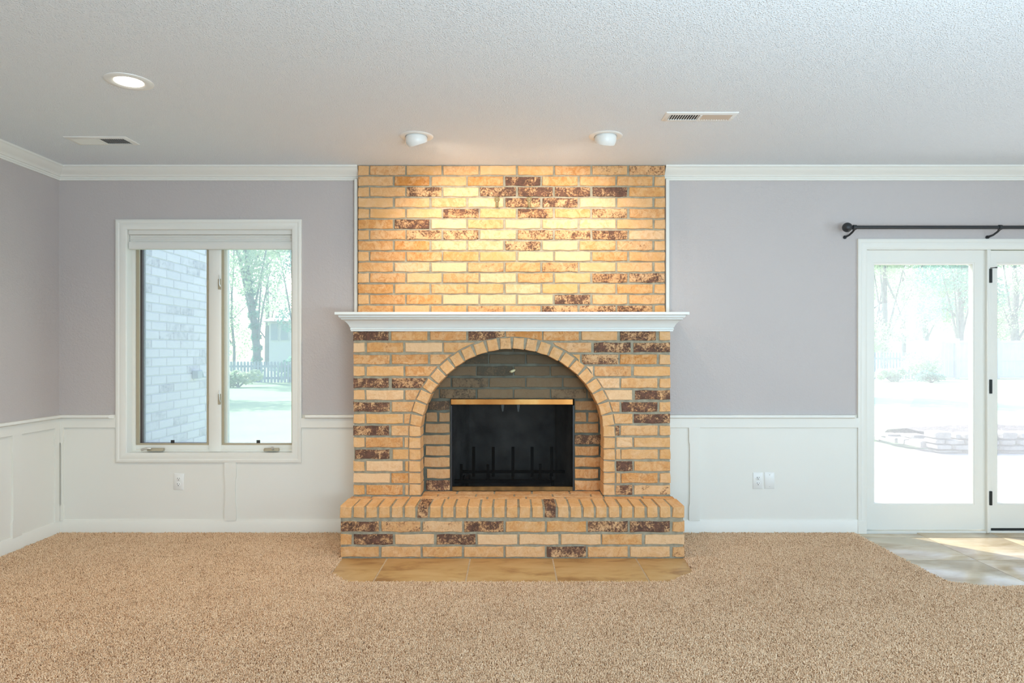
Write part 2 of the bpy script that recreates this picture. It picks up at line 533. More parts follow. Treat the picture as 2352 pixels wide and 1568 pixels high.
# ------------------------------------------------------------------ room shell
def grid_wall(xs, zs, holes, y0, y1, mb=None, flip=False):
    """a slab between y0 and y1 with rectangular holes (x0, x1, z0, z1); flip swaps x and y"""
    mb = mb or MB()
    xs = sorted(set(xs)); zs = sorted(set(zs))
    solid = {}
    for i in range(len(xs) - 1):
        for j in range(len(zs) - 1):
            cx, cz = (xs[i] + xs[i + 1]) / 2, (zs[j] + zs[j + 1]) / 2
            solid[i, j] = not any(a < cx < b and c < cz < d for a, b, c, d in holes)
    P = (lambda x, y, z: (y, x, z)) if flip else (lambda x, y, z: (x, y, z))
    for (i, j), s in solid.items():
        if not s: continue
        a, b, c, d = xs[i], xs[i + 1], zs[j], zs[j + 1]
        for y in (y0, y1):
            mb.add([P(a, y, c), P(b, y, c), P(b, y, d), P(a, y, d)], [(0, 1, 2, 3)])
        for (di, dj), (p, q) in {(-1, 0): ((a, c), (a, d)), (1, 0): ((b, c), (b, d)), (0, -1): ((a, c), (b, c)), (0, 1): ((a, d), (b, d))}.items():
            if not solid.get((i + di, j + dj), False):
                mb.add([P(p[0], y0, p[1]), P(q[0], y0, q[1]), P(q[0], y1, q[1]), P(p[0], y1, p[1])], [(0, 1, 2, 3)])
    return mb

WX0, WX1, WZ0, WZ1 = RX(290, DW), RX(673, DW), RZ(1042, DW), RZ(526, DW)         # window opening
DX0, DX1, DZ1 = RX(1986, DW), 4.17, RZ(569, DW)                                    # patio door opening
FHX, FHZ = 0.95, 1.45                                                              # firebox hole behind the masonry
holes = [(WX0, WX1, WZ0, WZ1), (DX0, DX1, -0.03, DZ1), (-FHX, FHX, -0.03, FHZ)]
grid_wall([XL - 0.15, WX0, WX1, -FHX, FHX, DX0, DX1, XR + 0.15], [-0.03, WZ0, WZ1, FHZ, DZ1, CEIL + 0.1], holes, DW, DW + 0.15).build(
    'wall_back', M['wall'], label='lavender grey textured wall behind the brick fireplace', cat='wall', kind='structure')
MB().box(XL - 0.15, XL, YR - 0.15, DW, -0.03, CEIL + 0.1).build('wall_left', M['wall'], label='lavender grey side wall running towards the viewer beside the window', cat='wall', kind='structure')
rw = [(-0.6, 1.8, 0.45, 2.15)]
grid_wall([YR - 0.15, -0.6, 1.8, DW], [-0.03, 0.45, 2.15, CEIL + 0.1], rw, XR, XR + 0.15, flip=True).build('wall_right', M['wall'], label='lavender grey side wall past the glazed patio door', cat='wall', kind='structure')
rh = [(0.8, 3.6, 0.7, 2.2), (-2.4, -0.8, 0.8, 2.1)]
grid_wall([XL, -2.4, -0.8, 0.8, 3.6, XR], [-0.03, 0.7, 0.8, 2.1, 2.2, CEIL + 0.1], rh, YR - 0.15, YR).build('wall_rear', M['wall'], label='lavender grey wall behind the viewer', cat='wall', kind='structure')
MB().box(XL, XR, YR, DW + 0.15, CEIL, CEIL + 0.1).build('ceiling', M['ceiling'], label='white sprayed-texture ceiling with recessed lights and vents', cat='ceiling', kind='structure')
floor = MB().box(XL - 0.15, XR + 0.15, YR - 0.15, DW + 0.15, -0.12, -0.014).build('floor', M['subfloor'], label='floor slab under the carpet, tiled in front of the patio door', cat='floor', kind='structure')

# crown mouldings
CZ = CEIL
CROWN = [(0, CZ), (0.080, CZ), (0.080, CZ - 0.012), (0.072, CZ - 0.015), (0.066, CZ - 0.024), (0.054, CZ - 0.038), (0.038, CZ - 0.050), (0.026, CZ - 0.060),
         (0.024, CZ - 0.066), (0.015, CZ - 0.068), (0.015, CZ - 0.078), (0.011, CZ - 0.080), (0.011, CZ - 0.091), (0, CZ - 0.091)]
UX0, UX1 = RX(822, DU), RX(1528, DU)
MB().prof_x(CROWN, XL, UX0 - 0.004, DW, s0=1.0).build('trim_1', M['white'], label='cream crown moulding above the window wall up to the brick', cat='moulding', kind='structure')
MB().prof_x(CROWN, UX1 + 0.004, XR, DW, s1=-1.0).build('trim_2', M['white'], label='cream crown moulding from the brick to above the patio door', cat='moulding', kind='structure')
MB().prof_y(CROWN, YR, DW, XL, s1=-1.0).build('trim_3', M['white'], label='cream crown moulding along the side wall by the window', cat='moulding', kind='structure')
# strips that close the brick's sides
for nm, a, b, lb in (('trim_4', 813.5, 821.5, 'narrow white strip up the window side of the upper brickwork'), ('trim_5', 1529, 1537.5, 'narrow white strip up the door side of the upper brickwork')):
    MB().box(RX(a, 4.745), RX(b, 4.745), 4.742, DW, 1.45, CEIL - 0.085).build(nm, M['white'], bevel=0.003, label=lb, cat='moulding', kind='structure')

# wainscot: panels, baseboards, rails, stiles
LX, RX0 = RX(811, DF), RX(1541, DF)
PZ = RZ(952, DW)                                            # top of the chair rail
CAP = [(0, PZ - 0.022), (0.034, PZ - 0.022), (0.040, PZ - 0.017), (0.040, PZ - 0.005), (0.036, PZ), (0, PZ)]
RAIL = [(0, PZ - 0.090), (0.017, PZ - 0.090), (0.019, PZ - 0.088), (0.019, PZ - 0.022), (0, PZ - 0.022)]
BASE = [(0, -0.012), (0.019, -0.012), (0.019, 0.074), (0.014, 0.082), (0.012, 0.090), (0, 0.090)]
CO0, CO1, COB, COT = RX(268, DW), RX(693.5, DW), RZ(1061.5, DW), RZ(504.5, DW)   # window casing outside
DC0, DCT = RX(1968, DW), RZ(549, DW)                                               # door casing outside
PT = 0.006
def wain(name, x0, x1, lb, hole=None):
    xs, zs = [x0, x1], [0, PZ - 0.03]
    hs = []
    if hole:
        xs += hole[:2]; zs.append(hole[2]); hs = [hole]
    grid_wall(xs, zs, hs, DW - PT, DW).build(name, M['panel'], label=lb, cat='panelling', kind='structure')
wain('trim_6', XL + PT, LX + 0.02, 'white wainscot panel under the window', (CO0, CO1, COB, 9))
wain('trim_7', RX0 - 0.02, DC0, 'white wainscot panel between fireplace and patio door')
MB().box(XL, XL + PT, YR, DW, 0, PZ - 0.03).build('trim_8', M['panel'], label='white wainscot panel on the side wall', cat='panelling', kind='structure')
MB().prof_x(BASE, XL, -1.04, DW, s0=1.0).build('baseboard_back_left', M['white'], label='white baseboard under the window', cat='baseboard', kind='structure')
MB().prof_x(BASE, 1.04, DC0, DW).build('baseboard_back_right', M['white'], label='white baseboard between hearth and patio door', cat='baseboard', kind='structure')
MB().prof_y(BASE, YR, DW, XL, s1=-1.0).build('baseboard_left', M['white'], label='white baseboard along the side wall', cat='baseboard', kind='structure')
def rail(name, runs, lb):
    mb = MB()
    for ax, a, b, s0, s1, c0, c1 in runs:
        if ax == 'x':
            mb.prof_x(RAIL, a, b, DW, s0, s1); mb.prof_x(CAP, a, b, DW, c0, c1)
        else:
            mb.prof_y(RAIL, a, b, XL, s0, s1); mb.prof_y(CAP, a, b, XL, c0, c1)
    mb.build(name, M['white'], label=lb, cat='chair rail', kind='structure', weld=False)
rail('trim_9', [('x', XL, CO0, 1, 0, 1, -0.85)], 'white chair rail in the corner beside the window')
rail('trim_10', [('x', CO1, LX + 0.02, 0, 0, 0.85, 0)], 'white chair rail between window and fireplace')
rail('trim_11', [('x', RX0 - 0.02, DC0, 0, 0, 0, -0.85)], 'white chair rail between fireplace and patio door')
rail('trim_12', [('y', YR, DW, 0, -1, 0, -1)], 'white chair rail along the side wall')
def stile(x0, x1, z0, z1, y0, y1, mb, flip=False):
    """a stile with stop-chamfered long edges"""
    c = 0.006
    a, b = z0 + 0.10, z1 - 0.10
    pts = [(x0, z0), (x0, a), (x0 + c, a + 0.02), (x0 + c, b - 0.02), (x0, b), (x0, z1), (x1, z1), (x1, b), (x1 - c, b - 0.02), (x1 - c, a + 0.02), (x1, a), (x1, z0)]
    if flip:
        mb.loft([[(y0, p, z) for p, z in pts], [(y1, p, z) for p, z in pts]])
    else:
        mb.poly_y(pts, y0, y1)
    return mb
SB, ST = 0.085, PZ - 0.088
stile(RX(517.5, DW), RX(544.5, DW), SB, COB, DW - 0.019, DW - PT, MB()).build('trim_13', M['white'], label='white wainscot stile centred below the window', cat='stile', kind='structure')
stile(XL + 0.019, RX(149, DW), SB, ST, DW - 0.019, DW - PT, MB()).build('trim_14', M['white'], label='white wainscot stile in the corner of the window wall', cat='stile', kind='structure')
stile(RX(1581, DW), RX(1606, DW), SB, ST, DW - 0.019, DW - PT, MB()).build('trim_15', M['white'], label='white wainscot stile beside the hearth', cat='stile', kind='structure')
stile(4.31, 4.392, SB, ST, XL + PT, XL + 0.019, MB(), True).build('trim_16', M['white'], label='white wainscot stile on the side wall, away from the corner', cat='stile', kind='structure')
stile(4.71, DW - 0.02, SB, ST, XL + PT, XL + 0.019, MB(), True).build('trim_17', M['white'], label='white wainscot stile on the side wall in the corner', cat='stile', kind='structure')

# ------------------------------------------------------------------ bricks
def brick_mesh(name, w, h, dep, seed, mat, nj=10, jit=0.0026):
    r = random.Random(seed)
    base = []
    nx = 4 if w > 0.12 else 2
    nz = 1 if w > 0.12 else 2
    for i in range(nx): base.append((-w / 2 + w * i / nx, -h / 2))
    for i in range(nz): base.append((w / 2, -h / 2 + h * i / nz))
    for i in range(nx): base.append((w / 2 - w * i / nx, h / 2))
    for i in range(nz): base.append((-w / 2, h / 2 - h * i / nz))
    ring = [(x + r.uniform(-jit, jit) * 0.7, z + r.uniform(-jit, jit)) for x, z in base]
    ins = 0.0032
    inner = [(x - math.copysign(ins, x) if abs(abs(x) - w / 2) < 0.005 else x, z - math.copysign(ins, z) if abs(abs(z) - h / 2) < 0.005 else z) for x, z in ring]
    mb = MB()
    L = [[(x, r.uniform(-0.0006, 0.0006), z) for x, z in inner], [(x, 0.004, z) for x, z in ring], [(x, dep, z) for x, z in ring]]
    mb.loft(L, caps=False)
    mb.f.append(tuple(range(len(ring)))[::-1])
    return mb.mesh(name, mat, smooth=25)

class Kit:
    def __init__(self, mat, dep=0.09, jit=0.0028):
        self.dep = dep
        self.s = [brick_mesh('brick', 0.238, 0.062, dep, 100 + i, mat, jit=jit) for i in range(9)]
        self.h = [brick_mesh('brick', 0.068, 0.062, dep, 200 + i, mat, jit=jit) for i in range(6)]
        self.r = random.Random(5)
    def put(self, parent, x0, x1, z0, z1, y, dep=None, dark=None, pale=None, warm=None, soot=0.0, rot=None, name='brick'):
        """a brick whose face spans x0..x1, z0..z1 at distance y; rot = 'up' lays the face on top (z0..z1 then run along Y and y is the height)"""
        r = self.r
        w, h = x1 - x0, z1 - z0
        if w > 1.9 * h:
            me, nw = r.choice(self.s), 0.238
        else:
            me, nw = r.choice(self.h), 0.068
        o = bpy.data.objects.new(name, me)
        if rot == 'up':
            link(o, parent, ((x0 + x1) / 2, (z0 + z1) / 2, y + r.uniform(-0.001, 0.001)))
            o.rotation_euler = (R(-90), 0, 0)
        elif rot == 'side':      # face towards +X: x range runs along Y
            link(o, parent, (y + r.uniform(-0.001, 0.001), (x0 + x1) / 2, (z0 + z1) / 2))
            o.rotation_euler = (0, 0, R(90))
        else:
            link(o, parent, ((x0 + x1) / 2, y + r.uniform(-0.0014, 0.0014), (z0 + z1) / 2))
            o.rotation_euler = (0, R(r.uniform(-0.35, 0.35)), 0)
        o.scale = (w / nw, (dep or self.dep) / self.dep, h / 0.062)
        self.color(o, dark, pale, warm, soot)
        return o
    def color(self, o, dark=None, pale=None, warm=None, soot=0.0):
        r = self.r
        d = r.uniform(0.0, 0.30) if dark is None else dark
        w = r.uniform(0.0, 0.75) if warm is None else warm
        p = r.uniform(0.0, 0.45) if pale is None else pale
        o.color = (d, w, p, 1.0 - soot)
KIT = Kit(M['brick'])

fp = empty('fireplace', (0, DF, 0), 'tan and dark flashed brick fireplace with arched recess and raised hearth', 'fireplace')

# --- upper brickwork
up = MB().box(UX0 + 0.004, UX1 - 0.004, DU + 0.007, DW - 0.001, 1.40, CEIL - 0.001).build('chimney_breast', M['mortar'], fp)
T1 = [(822, 846.5), (850, 930.5), (934, 1014), (1018, 1099), (1103, 1185), (1190, 1270), (1275, 1356), (1361, 1441), (1446, 1527.5)]
T2 = [(822, 902), (906.5, 986), (991, 1071), (1075, 1156), (1161, 1241), (1246, 1327), (1332, 1414), (1418, 1499), (1504, 1527.5)]
DARK_U = {0: {7: .55, 8: .6}, 1: {0: .35, 4: .95}, 2: {2: .8, 4: .85, 5: .95, 6: .9, 7: .95}, 3: {4: .85, 5: .85}, 4: {3: .85, 5: .8, 7: .7}, 5: {1: .9, 7: .35}, 6: {2: .65, 3: .7, 5: .75, 6: .7, 7: .85},
          7: {4: .75, 7: .45}, 9: {3: .45, 5: .6}, 10: {7: .75, 8: .75}, 12: {6: .85}, 13: {3: .6, 5: .75, 6: .75, 7: .75}}
PALE_U = {2: (3,), 3: (3, 6), 5: (2, 4, 5, 6), 6: (4, 8), 7: (2, 3, 5), 8: (5, 6), 9: (1, 2), 11: (4,), 10: (4,), 12: (3, 4, 5)}
for r_ in range(14):
    yc = 391 + 24.72 * r_
    for i, (a, b) in enumerate(T1 if r_ % 2 == 0 else T2):
        pale = 0.85 if i in PALE_U.get(r_, ()) else None
        KIT.put(up, RX(a, DU), RX(b, DU), RZ(yc + 10.4, DU), RZ(yc - 10.6 if r_ else 380.5, DU), DU, dark=DARK_U.get(r_, {}).get(i), pale=pale,
                warm=0.1 if (b - a) < 40 else None)

# --- surround with arched recess
AX, AZ = 0.0, RZ(1000, DF)
RXO, RZO, RXI, RZI = 236 * DF / F, 224 * DF / F, 210 * DF / F, 199 * DF / F
HT = RZ(1139, DF)                                   # hearth top
STOP = RZ(760.5, DF - 0.012) - 0.001
def arch_pts(rx, rz, n=28):
    return [(AX + rx * math.cos(math.pi * i / n), AZ + rz * math.sin(math.pi * i / n)) for i in range(n + 1)]
mb = MB()
e = 0.006
outer = [(LX + e, HT - 0.02), (LX + e, STOP), (RX0 - e, STOP), (RX0 - e, HT - 0.02)]
inner = [(RXI + 0.004, HT - 0.02)] + arch_pts(RXI + 0.004, RZI + 0.004) + [(-RXI - 0.004, HT - 0.02)]
mb.poly_y(outer + inner, DF + 0.007, DW)
sur = mb.build('surround', M['mortar'], fp)
HDR = (811, 837.5)
ROWS_L = [[(811, 893), (899, 982), (988, 1071), (1076, 1159), (1162, 1245), (1248, 1330), (1336, 1418), (1425, 1507), (1514, 1540.5)]]
ROWS_L += [None] * 13
LEFT = {1: [HDR, (842, 926), (931, 1016), (1019, 1100)], 2: [(811, 895), (900, 983), (988, 1070)], 3: [HDR, (842, 926), (931, 1010)], 4: [(811, 893), (900, 983)],
        5: [HDR, (841, 926), (931, 1000)], 6: [(811, 895), (900, 980)], 7: [HDR, (841, 925), (928, 960)], 8: [(811, 894), (899, 960)], 9: [HDR, (840, 925), (929, 939)],
        10: [(814, 895), (902, 939)], 11: [HDR, (841, 925), (930.5, 938)], 12: [(811, 896), (899, 938)], 13: [HDR, (841, 925), (930.5, 938)]}
RIGHT = {1: [(1270, 1358), (1364, 1449), (1455, 1540.5)], 2: [(1300, 1332), (1337, 1420), (1424.5, 1509), (1515, 1540.5)], 3: [(1330, 1362), (1366, 1449.5), (1456, 1540.5)],
         4: [(1345, 1423), (1427, 1510), (1515, 1540.5)], 5: [(1365, 1452), (1458, 1540.5)], 6: [(1380, 1423), (1428, 1510), (1515, 1540.5)], 7: [(1390, 1453), (1456, 1540.5)],
         8: [(1414, 1423), (1426, 1511), (1515, 1540.5)], 9: [(1416, 1453), (1457, 1540.5)], 10: [(1415, 1425), (1427, 1511), (1515, 1540.5)], 11: [(1416, 1453), (1457, 1540.5)],
         12: [(1416, 1425), (1427, 1511), (1515, 1540.5)], 13: [(1415, 1452), (1456, 1540.5)]}
DARK_L = {0: {0: .95, 3: .9, 6: .25, 7: .85}, 1: {'r1': .9, 'r2': .85, 'r0': .35, 'l1': .3}, 2: {'r1': .75}, 3: {'r1': .45}, 4: {'l0': .95, 'l1': .85}, 5: {'l2': .45, 'r1': .9}, 6: {'l0': .9, 'l1': .45, 'r1': .95, 'r2': .3},
          7: {'r1': .9}, 8: {'l0': .9, 'r0': .95}, 10: {'l0': .98}, 11: {'r0': .9}, 13: {'r0': .75, 'r1': .4}}
PALE_L = {(1, 'l0'), (1, 'l2'), (5, 'l1'), (9, 'r0'), (12, 'l0'), (11, 'l1'), (3, 'r0'), (5, 'r0'), (4, 'r0')}
def ell_x(z):
    t = (z - AZ) / (RZO + 0.012)
    return (RXO + 0.007) * math.sqrt(max(0, 1 - t * t)) if t > 0 else RXO + 0.007
def ell_z(x):
    t = x / (RXO + 0.007)
    return AZ + (RZO + 0.009) * math.sqrt(max(0, 1 - t * t))
def cut_brick(parent, pts, y, dep, col):
    cx = sum(p[0] for p in pts) / len(pts); cz = sum(p[1] for p in pts) / len(pts)
    ins = [(x + (cx - x) * 0.04 + math.copysign(min(0.002, abs(cx - x) / 3), cx - x), z + (cz - z) * 0.05) for x, z in pts]
    m = MB()
    m.loft([[(x - cx, 0, z - cz) for x, z in ins], [(x - cx, 0.004, z - cz) for x, z in pts], [(x - cx, dep, z - cz) for x, z in pts]], caps=False)
    n = len(pts)
    m.f.append(tuple(range(n))[::-1])
    o = bpy.data.objects.new('brick', m.mesh('brick', M['brick'], smooth=25))
    link(o, parent, (cx, y, cz))
    KIT.color(o, *col)
    return o
for r_ in range(14):
    yc = 770.5 + 27.28 * r_
    z0, z1 = RZ(yc + 11.2, DF), RZ(yc - 11.2 if r_ else 760.5, DF)
    todo = [(i, p) for i, p in enumerate(ROWS_L[0])] if r_ == 0 else [('l%d' % i, p) for i, p in enumerate(LEFT[r_])] + [('r%d' % i, p) for i, p in enumerate(RIGHT[r_])]
    for key, (a, b) in todo:
        x0, x1 = RX(a, DF), RX(b, DF)
        end = a < 816 or b > 1539
        dark = DARK_L.get(r_, {}).get(key)
        pale = 0.9 if (r_, key) in PALE_L else None
        warm = 0.12 if b - a < 30 else None
        zz = [z0 + (z1 - z0) * k / 4 for k in range(5)]
        if r_ == 0:
            if min(ell_z(x0), ell_z(x1), ell_z((x0 + x1) / 2)) > z0 + 0.002 or ell_z(max(x0, min(0, x1))) > z0 + 0.002:
                xx = [x0 + (x1 - x0) * k / 5 for k in range(6)]
                pts = [(x, min(z1 - 0.012, max(z0, ell_z(x)))) for x in xx] + [(x1, z1), (x0, z1)]
                cut_brick(sur, pts, DF, 0.09, (dark, pale, warm)); continue
        elif x0 < 0 and x1 > -ell_x(z0) - 0.001:
            lim = [-ell_x(z) for z in zz]
            edge = [(max(x0 + 0.004, min(x1, l)), z) for l, z in zip(lim, zz)]
            if max(p[0] for p in edge) - x0 > 0.012:
                cut_brick(sur, [(x0, z0)] + edge + [(x0, z1)], DF, 0.09, (dark, pale, warm))
            continue
        elif x0 > 0 and x0 < ell_x(z0) + 0.001:
            edge = [(min(x1 - 0.004, max(x0, ell_x(z))), z) for z in zz]
            if x1 - min(p[0] for p in edge) > 0.012:
                cut_brick(sur, [(x1, z1)] + [(p[0], p[1]) for p in reversed(edge)][0:] + [(x1, z0)], DF, 0.09, (dark, pale, warm))
            continue
        KIT.put(sur, x0, x1, z0, z1, DF, dep=0.26 if end else 0.09, dark=dark, pale=pale, warm=warm)

# --- arch ring
ring = MB().poly_y([(x, z) for x, z in arch_pts(RXO - 0.004, RZO - 0.004)] + [(x, z) for x, z in reversed(arch_pts(RXI + 0.005, RZI + 0.005))], DF + 0.006, DB - 0.004).build('arch', M['mortar'], fp)
vm = [brick_mesh('arch_brick', 0.069, RXO - RXI, 0.158, 300 + i, M['brick'], jit=0.0028) for i in range(6)]
for k in range(22):
    ph = R(5.6) + (math.pi - R(11.2)) * (k + 0.5) / 22
    rx, rz = (RXO + RXI) / 2, (RZO + RZI) / 2
    x, z = AX + rx * math.cos(ph), AZ + rz * math.sin(ph)
    nx, nz = math.cos(ph) / rx, math.sin(ph) / rz
    o = bpy.data.objects.new('brick', KIT.r.choice(vm))
    link(o, ring, (x, DF - 0.003 + KIT.r.uniform(-0.002, 0.002), z))
    o.rotation_euler = (0, math.atan2(nx, nz) + R(KIT.r.uniform(-1.5, 1.5)), 0)
    KIT.color(o, 0.42 if k in (9, 11, 17) else 0.1, 0.3, 0.10 + 0.2 * KIT.r.random())
for s in (-1, 1):
    for k in range(6):
        yc = 990 + 26.9 * k
        x0, x1 = sorted((s * RXI, s * (RXO + 0.001)))
        KIT.put(ring, x0, x1, RZ(yc + 12, DF), RZ(yc - 11.8, DF), DF - 0.002, dep=0.158, dark=0.12, warm=0.15, pale=0.3)

# --- recess back wall and firebox
OX0, OX1, OZ1 = RX(1034.5, DB), RX(1319.5, DB), RZ(915.5, DB)
rec = grid_wall([-RXI - 0.03, OX0, OX1, RXI + 0.03], [HT - 0.02, OZ1, AZ + RZI + 0.03], [(OX0, OX1, 0, OZ1)], DB + 0.006, DB + 0.09).build('recess_wall', M['mortar_soot'], fp)
BA = [(926, 1008), (1011, 1093), (1096, 1178.5), (1181, 1263), (1265.5, 1347), (1350, 1425)]
BB = [(952, 1035), (1038.5, 1121.5), (1124.5, 1206), (1209.5, 1291), (1294, 1376), (1379, 1430)]
DARK_B = {0: {}, 1: {1: .95}, 2: {2: .95}, 3: {1: .7}, 4: {1: .7, 4: .6}}
for r_, (ya, yb) in enumerate([(788, 808), (814, 835), (841, 862.5), (867.5, 889), (893.5, 914.5)]):
    for i, (a, b) in enumerate(BB if r_ % 2 else BA):
        x0, x1 = RX(a, DB), RX(b, DB)
        zt = RZ(ya, DB)
        if min(abs(x0), abs(x1)) > RXI * math.sqrt(max(0, 1 - max(0, (RZ(yb, DB) - AZ) / RZI) ** 2)) + 0.01 and x0 * x1 > 0: continue
        x0, x1 = max(x0, -RXI - 0.02), min(x1, RXI + 0.02)
        KIT.put(rec, x0, x1, RZ(yb, DB), zt, DB, dep=0.06, dark=DARK_B[r_].get(i, 0.2), warm=0.1, pale=0.45, soot=1.0 - 0.04 * r_ - 0.06 * abs((a + b) / 2 - 1176) / 200)  # soot plus painted arch shade, darkest in the top courses
SIDE = [(921, 941.5), (947.5, 968), (973, 993.5), (999, 1020), (1024.5, 1045.5), (1050.5, 1072), (1076.5, 1098), (1103, 1126)]
SL = [[(985, 1032.5)], [(978, 1003.5), (1009, 1033)], [(977, 1033)], [(972, 1033.5)], [(978, 1033)], [(974, 1033)], [(980.5, 1033.5)], [(979, 1033.5)]]
SR = [[(1320.5, 1372)], [(1320.5, 1346), (1351, 1375)], [(1320.5, 1374.5)], [(1320, 1379.5)], [(1320.5, 1375)], [(1320, 1380)], [(1320.5, 1374)], [(1320, 1379.5)]]
for r_, (ya, yb) in enumerate(SIDE):
    for sgn, L in ((0, SL[r_]), (1, SR[r_])):
        for a, b in L:
            dk = 0.9 if (sgn == 0 and r_ in (0, 7)) or (sgn == 1 and r_ == 3) else 0.25
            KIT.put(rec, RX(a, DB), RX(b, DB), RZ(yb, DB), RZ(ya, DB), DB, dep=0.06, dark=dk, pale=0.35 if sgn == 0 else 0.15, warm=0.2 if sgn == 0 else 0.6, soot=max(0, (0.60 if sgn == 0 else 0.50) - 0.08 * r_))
fb = MB()
fy0, fy1 = DB + 0.05, DB + 0.47
q = 0.10
A = [(OX0 - 0.004, fy0, HT - 0.01), (OX1 + 0.004, fy0, HT - 0.01), (OX1 + 0.004, fy0, OZ1 + 0.01), (OX0 - 0.004, fy0, OZ1 + 0.01)]
B = [(OX0 + q, fy1, HT - 0.01), (OX1 - q, fy1, HT - 0.01), (OX1 - q, fy1, OZ1 + 0.01), (OX0 + q, fy1, OZ1 + 0.01)]
fb.loft([A, B], caps=False)
fb.f.append((4, 5, 6, 7))
fb.build('firebox', M['soot'], fp)
# damper knob in the recess
kn = MB().tube([(RX(1171, DB), DB - 0.012, RZ(853.5, DB)), (RX(1175, DB), DB - 0.024, RZ(852.5, DB)), (RX(1181, DB), DB - 0.026, RZ(850, DB)), (RX(1183.5, DB), DB - 0.022, RZ(848.8, DB))], [0.004, 0.010, 0.009, 0.003], 10)
kn.tube([(RX(1172, DB), DB + 0.01, RZ(853, DB)), (RX(1173, DB), DB - 0.016, RZ(853, DB))], 0.003, 6)
kn.build('damper_knob', M['leaf'], fp, label='small cream damper knob')

# --- raised hearth
HX = 1.0585
he = MB().box(-HX + 0.006, HX - 0.006, DH + 0.007, DW - 0.02, -0.012, HT - 0.006).build('raised_hearth', M['mortar'], fp)
P27 = 2 * HX / 27
for k in range(27):
    x0 = -HX + P27 * k + (0.0 if k == 0 else 0.006)
    x1 = -HX + P27 * (k + 1) - (0.0 if k == 26 else 0.006)
    o = KIT.put(he, x0, x1, HT - 0.069, HT, DH, dep=0.222, dark=0.85 if k in (6, 16) else 0.3 if k in (4, 17) else 0.06, pale=0.22, warm=0.12 if k not in (6, 16) else 0.5)
    o.rotation_euler = (0, R(KIT.r.uniform(-1.2, 1.2)), 0)
HA = [(781, 870.5), (876, 965.5), (971, 1061), (1066.5, 1157), (1161.5, 1252), (1256, 1346.5), (1351, 1442.5), (1447.5, 1539), (1545, 1572.5)]
HB = [(781, 807), (812, 902.5), (907.5, 997), (1002.5, 1092.5), (1097, 1188), (1192.5, 1283), (1288.5, 1380), (1383.5, 1475), (1481.5, 1572.5)]
DARK_H = [{0: .9, 1: .6, 2: .5, 3: .85, 6: .8, 7: .95}, {1: .9, 3: .9, 8: .35, 4: .2}, {5: .85, 8: .5}]
PALE_H = [{2: .6}, {2: .8, 4: .9, 5: .8, 6: .7, 8: .8}, {4: .5, 7: .5}]
for r_, (ya, yb) in enumerate([(1197.5, 1221.5), (1227, 1250.5), (1255.5, 1279.5)]):
    for i, (a, b) in enumerate(HB if r_ == 1 else HA):
        KIT.put(he, RX(a, DH), RX(b, DH), RZ(yb, DH), RZ(ya, DH), DH, dep=0.23 if i in (0, 8) else 0.09, dark=DARK_H[r_].get(i, 0.12), pale=PALE_H[r_].get(i), warm=0.25)
x = -HX + 0.004
k = 0
while x < HX - 0.02:                                # flat course behind the header course
    x1 = min(x + (0.13 if k == 0 else 0.243), HX - 0.004)
    KIT.put(he, x, x1, DH + 0.230, DF - 0.010, HT, dep=0.05, rot='up', dark=0.55 if k in (0, 9) else 0.2, warm=0.55)
    x = x1 + 0.010
    k += 1
for (ya, yb, o0) in ((DF - 0.004, DF + 0.074, 0.10), (DF + 0.082, DB - 0.004, 0.22)):
    x = -RXI + 0.006
    w0 = o0
    while x < RXI - 0.02:
        x1 = min(x + w0, RXI - 0.006)
        KIT.put(he, x, x1, ya, yb, HT, dep=0.05, rot='up', dark=0.35, warm=0.5, soot=0.12)
        x = x1 + 0.010
        w0 = 0.243

# ------------------------------------------------------------------ mantel shelf
MZ0, MZ1 = RZ(760.5, DF - 0.012), RZ(716, DF - 0.097)
mh = MZ1 - MZ0
PROF = [(-0.03, 0), (0.012, 0), (0.012, .06), (0.015, .085), (0.017, .12), (0.015, .155), (0.012, .18), (0.018, .21), (0.022, .30), (0.031, .42), (0.043, .52), (0.058, .60), (0.064, .625),
        (0.064, .665), (0.070, .685), (0.075, .735), (0.078, .79), (0.078, .82), (0.086, .835), (0.090, .855), (0.097, .86), (0.097, .985), (0.095, 1.0), (-0.03, 1.0)]
mw = abs(LX)
loops = []
for x_, y_, sx, sy in ((-mw, DW - 0.004, -1, 0), (-mw, DF, -1, -1), (mw, DF, 1, -1), (mw, DW - 0.004, 1, 0)):
    loops.append([(x_ + sx * o, y_ + sy * o, MZ0 + mh * t) for o, t in PROF])
mm = MB()
mm.loft(loops)
mm.box(-mw + 0.03, mw - 0.03, DF + 0.03, DU - 0.004, MZ1 - 0.02, MZ1 - 0.0005)
mantel = mm.build('mantel_shelf', M['mantel'], weld=False, label='white moulded mantel shelf across the brick fireplace', cat='mantel')

# ------------------------------------------------------------------ fireplace screen, grate, ash
scr = empty('fireplace_screen', (0, DB, HT), 'black mesh curtain fire screen with brass bar in the firebox opening', 'fire screen')
MB().box(RX(1035.5, DB - 0.02), RX(1316, DB - 0.02), DB - 0.02, DB + 0.02, RZ(929, DB - 0.02), RZ(916.5, DB - 0.02)).build('hood_bar', M['brass'], scr, bevel=0.0015, label='brass hood bar along the top')
MB().box(RX(1037, DB), RX(1317, DB), DB + 0.003, DB + 0.03, HT + 0.0005, RZ(1118, DB)).build('bottom_rail', M['brass_dark'], scr, bevel=0.001, label='tarnished brass bottom rail')
MB().box(OX0 + 0.002, OX0 + 0.012, DB - 0.004, DB + 0.04, HT + 0.001, OZ1 - 0.045).build('side_frame', M['black_metal'], scr)
MB().box(OX1 - 0.012, OX1 - 0.002, DB - 0.004, DB + 0.04, HT + 0.001, OZ1 - 0.045).build('side_frame', M['black_metal'], scr)
xm = RX(1176, DB)
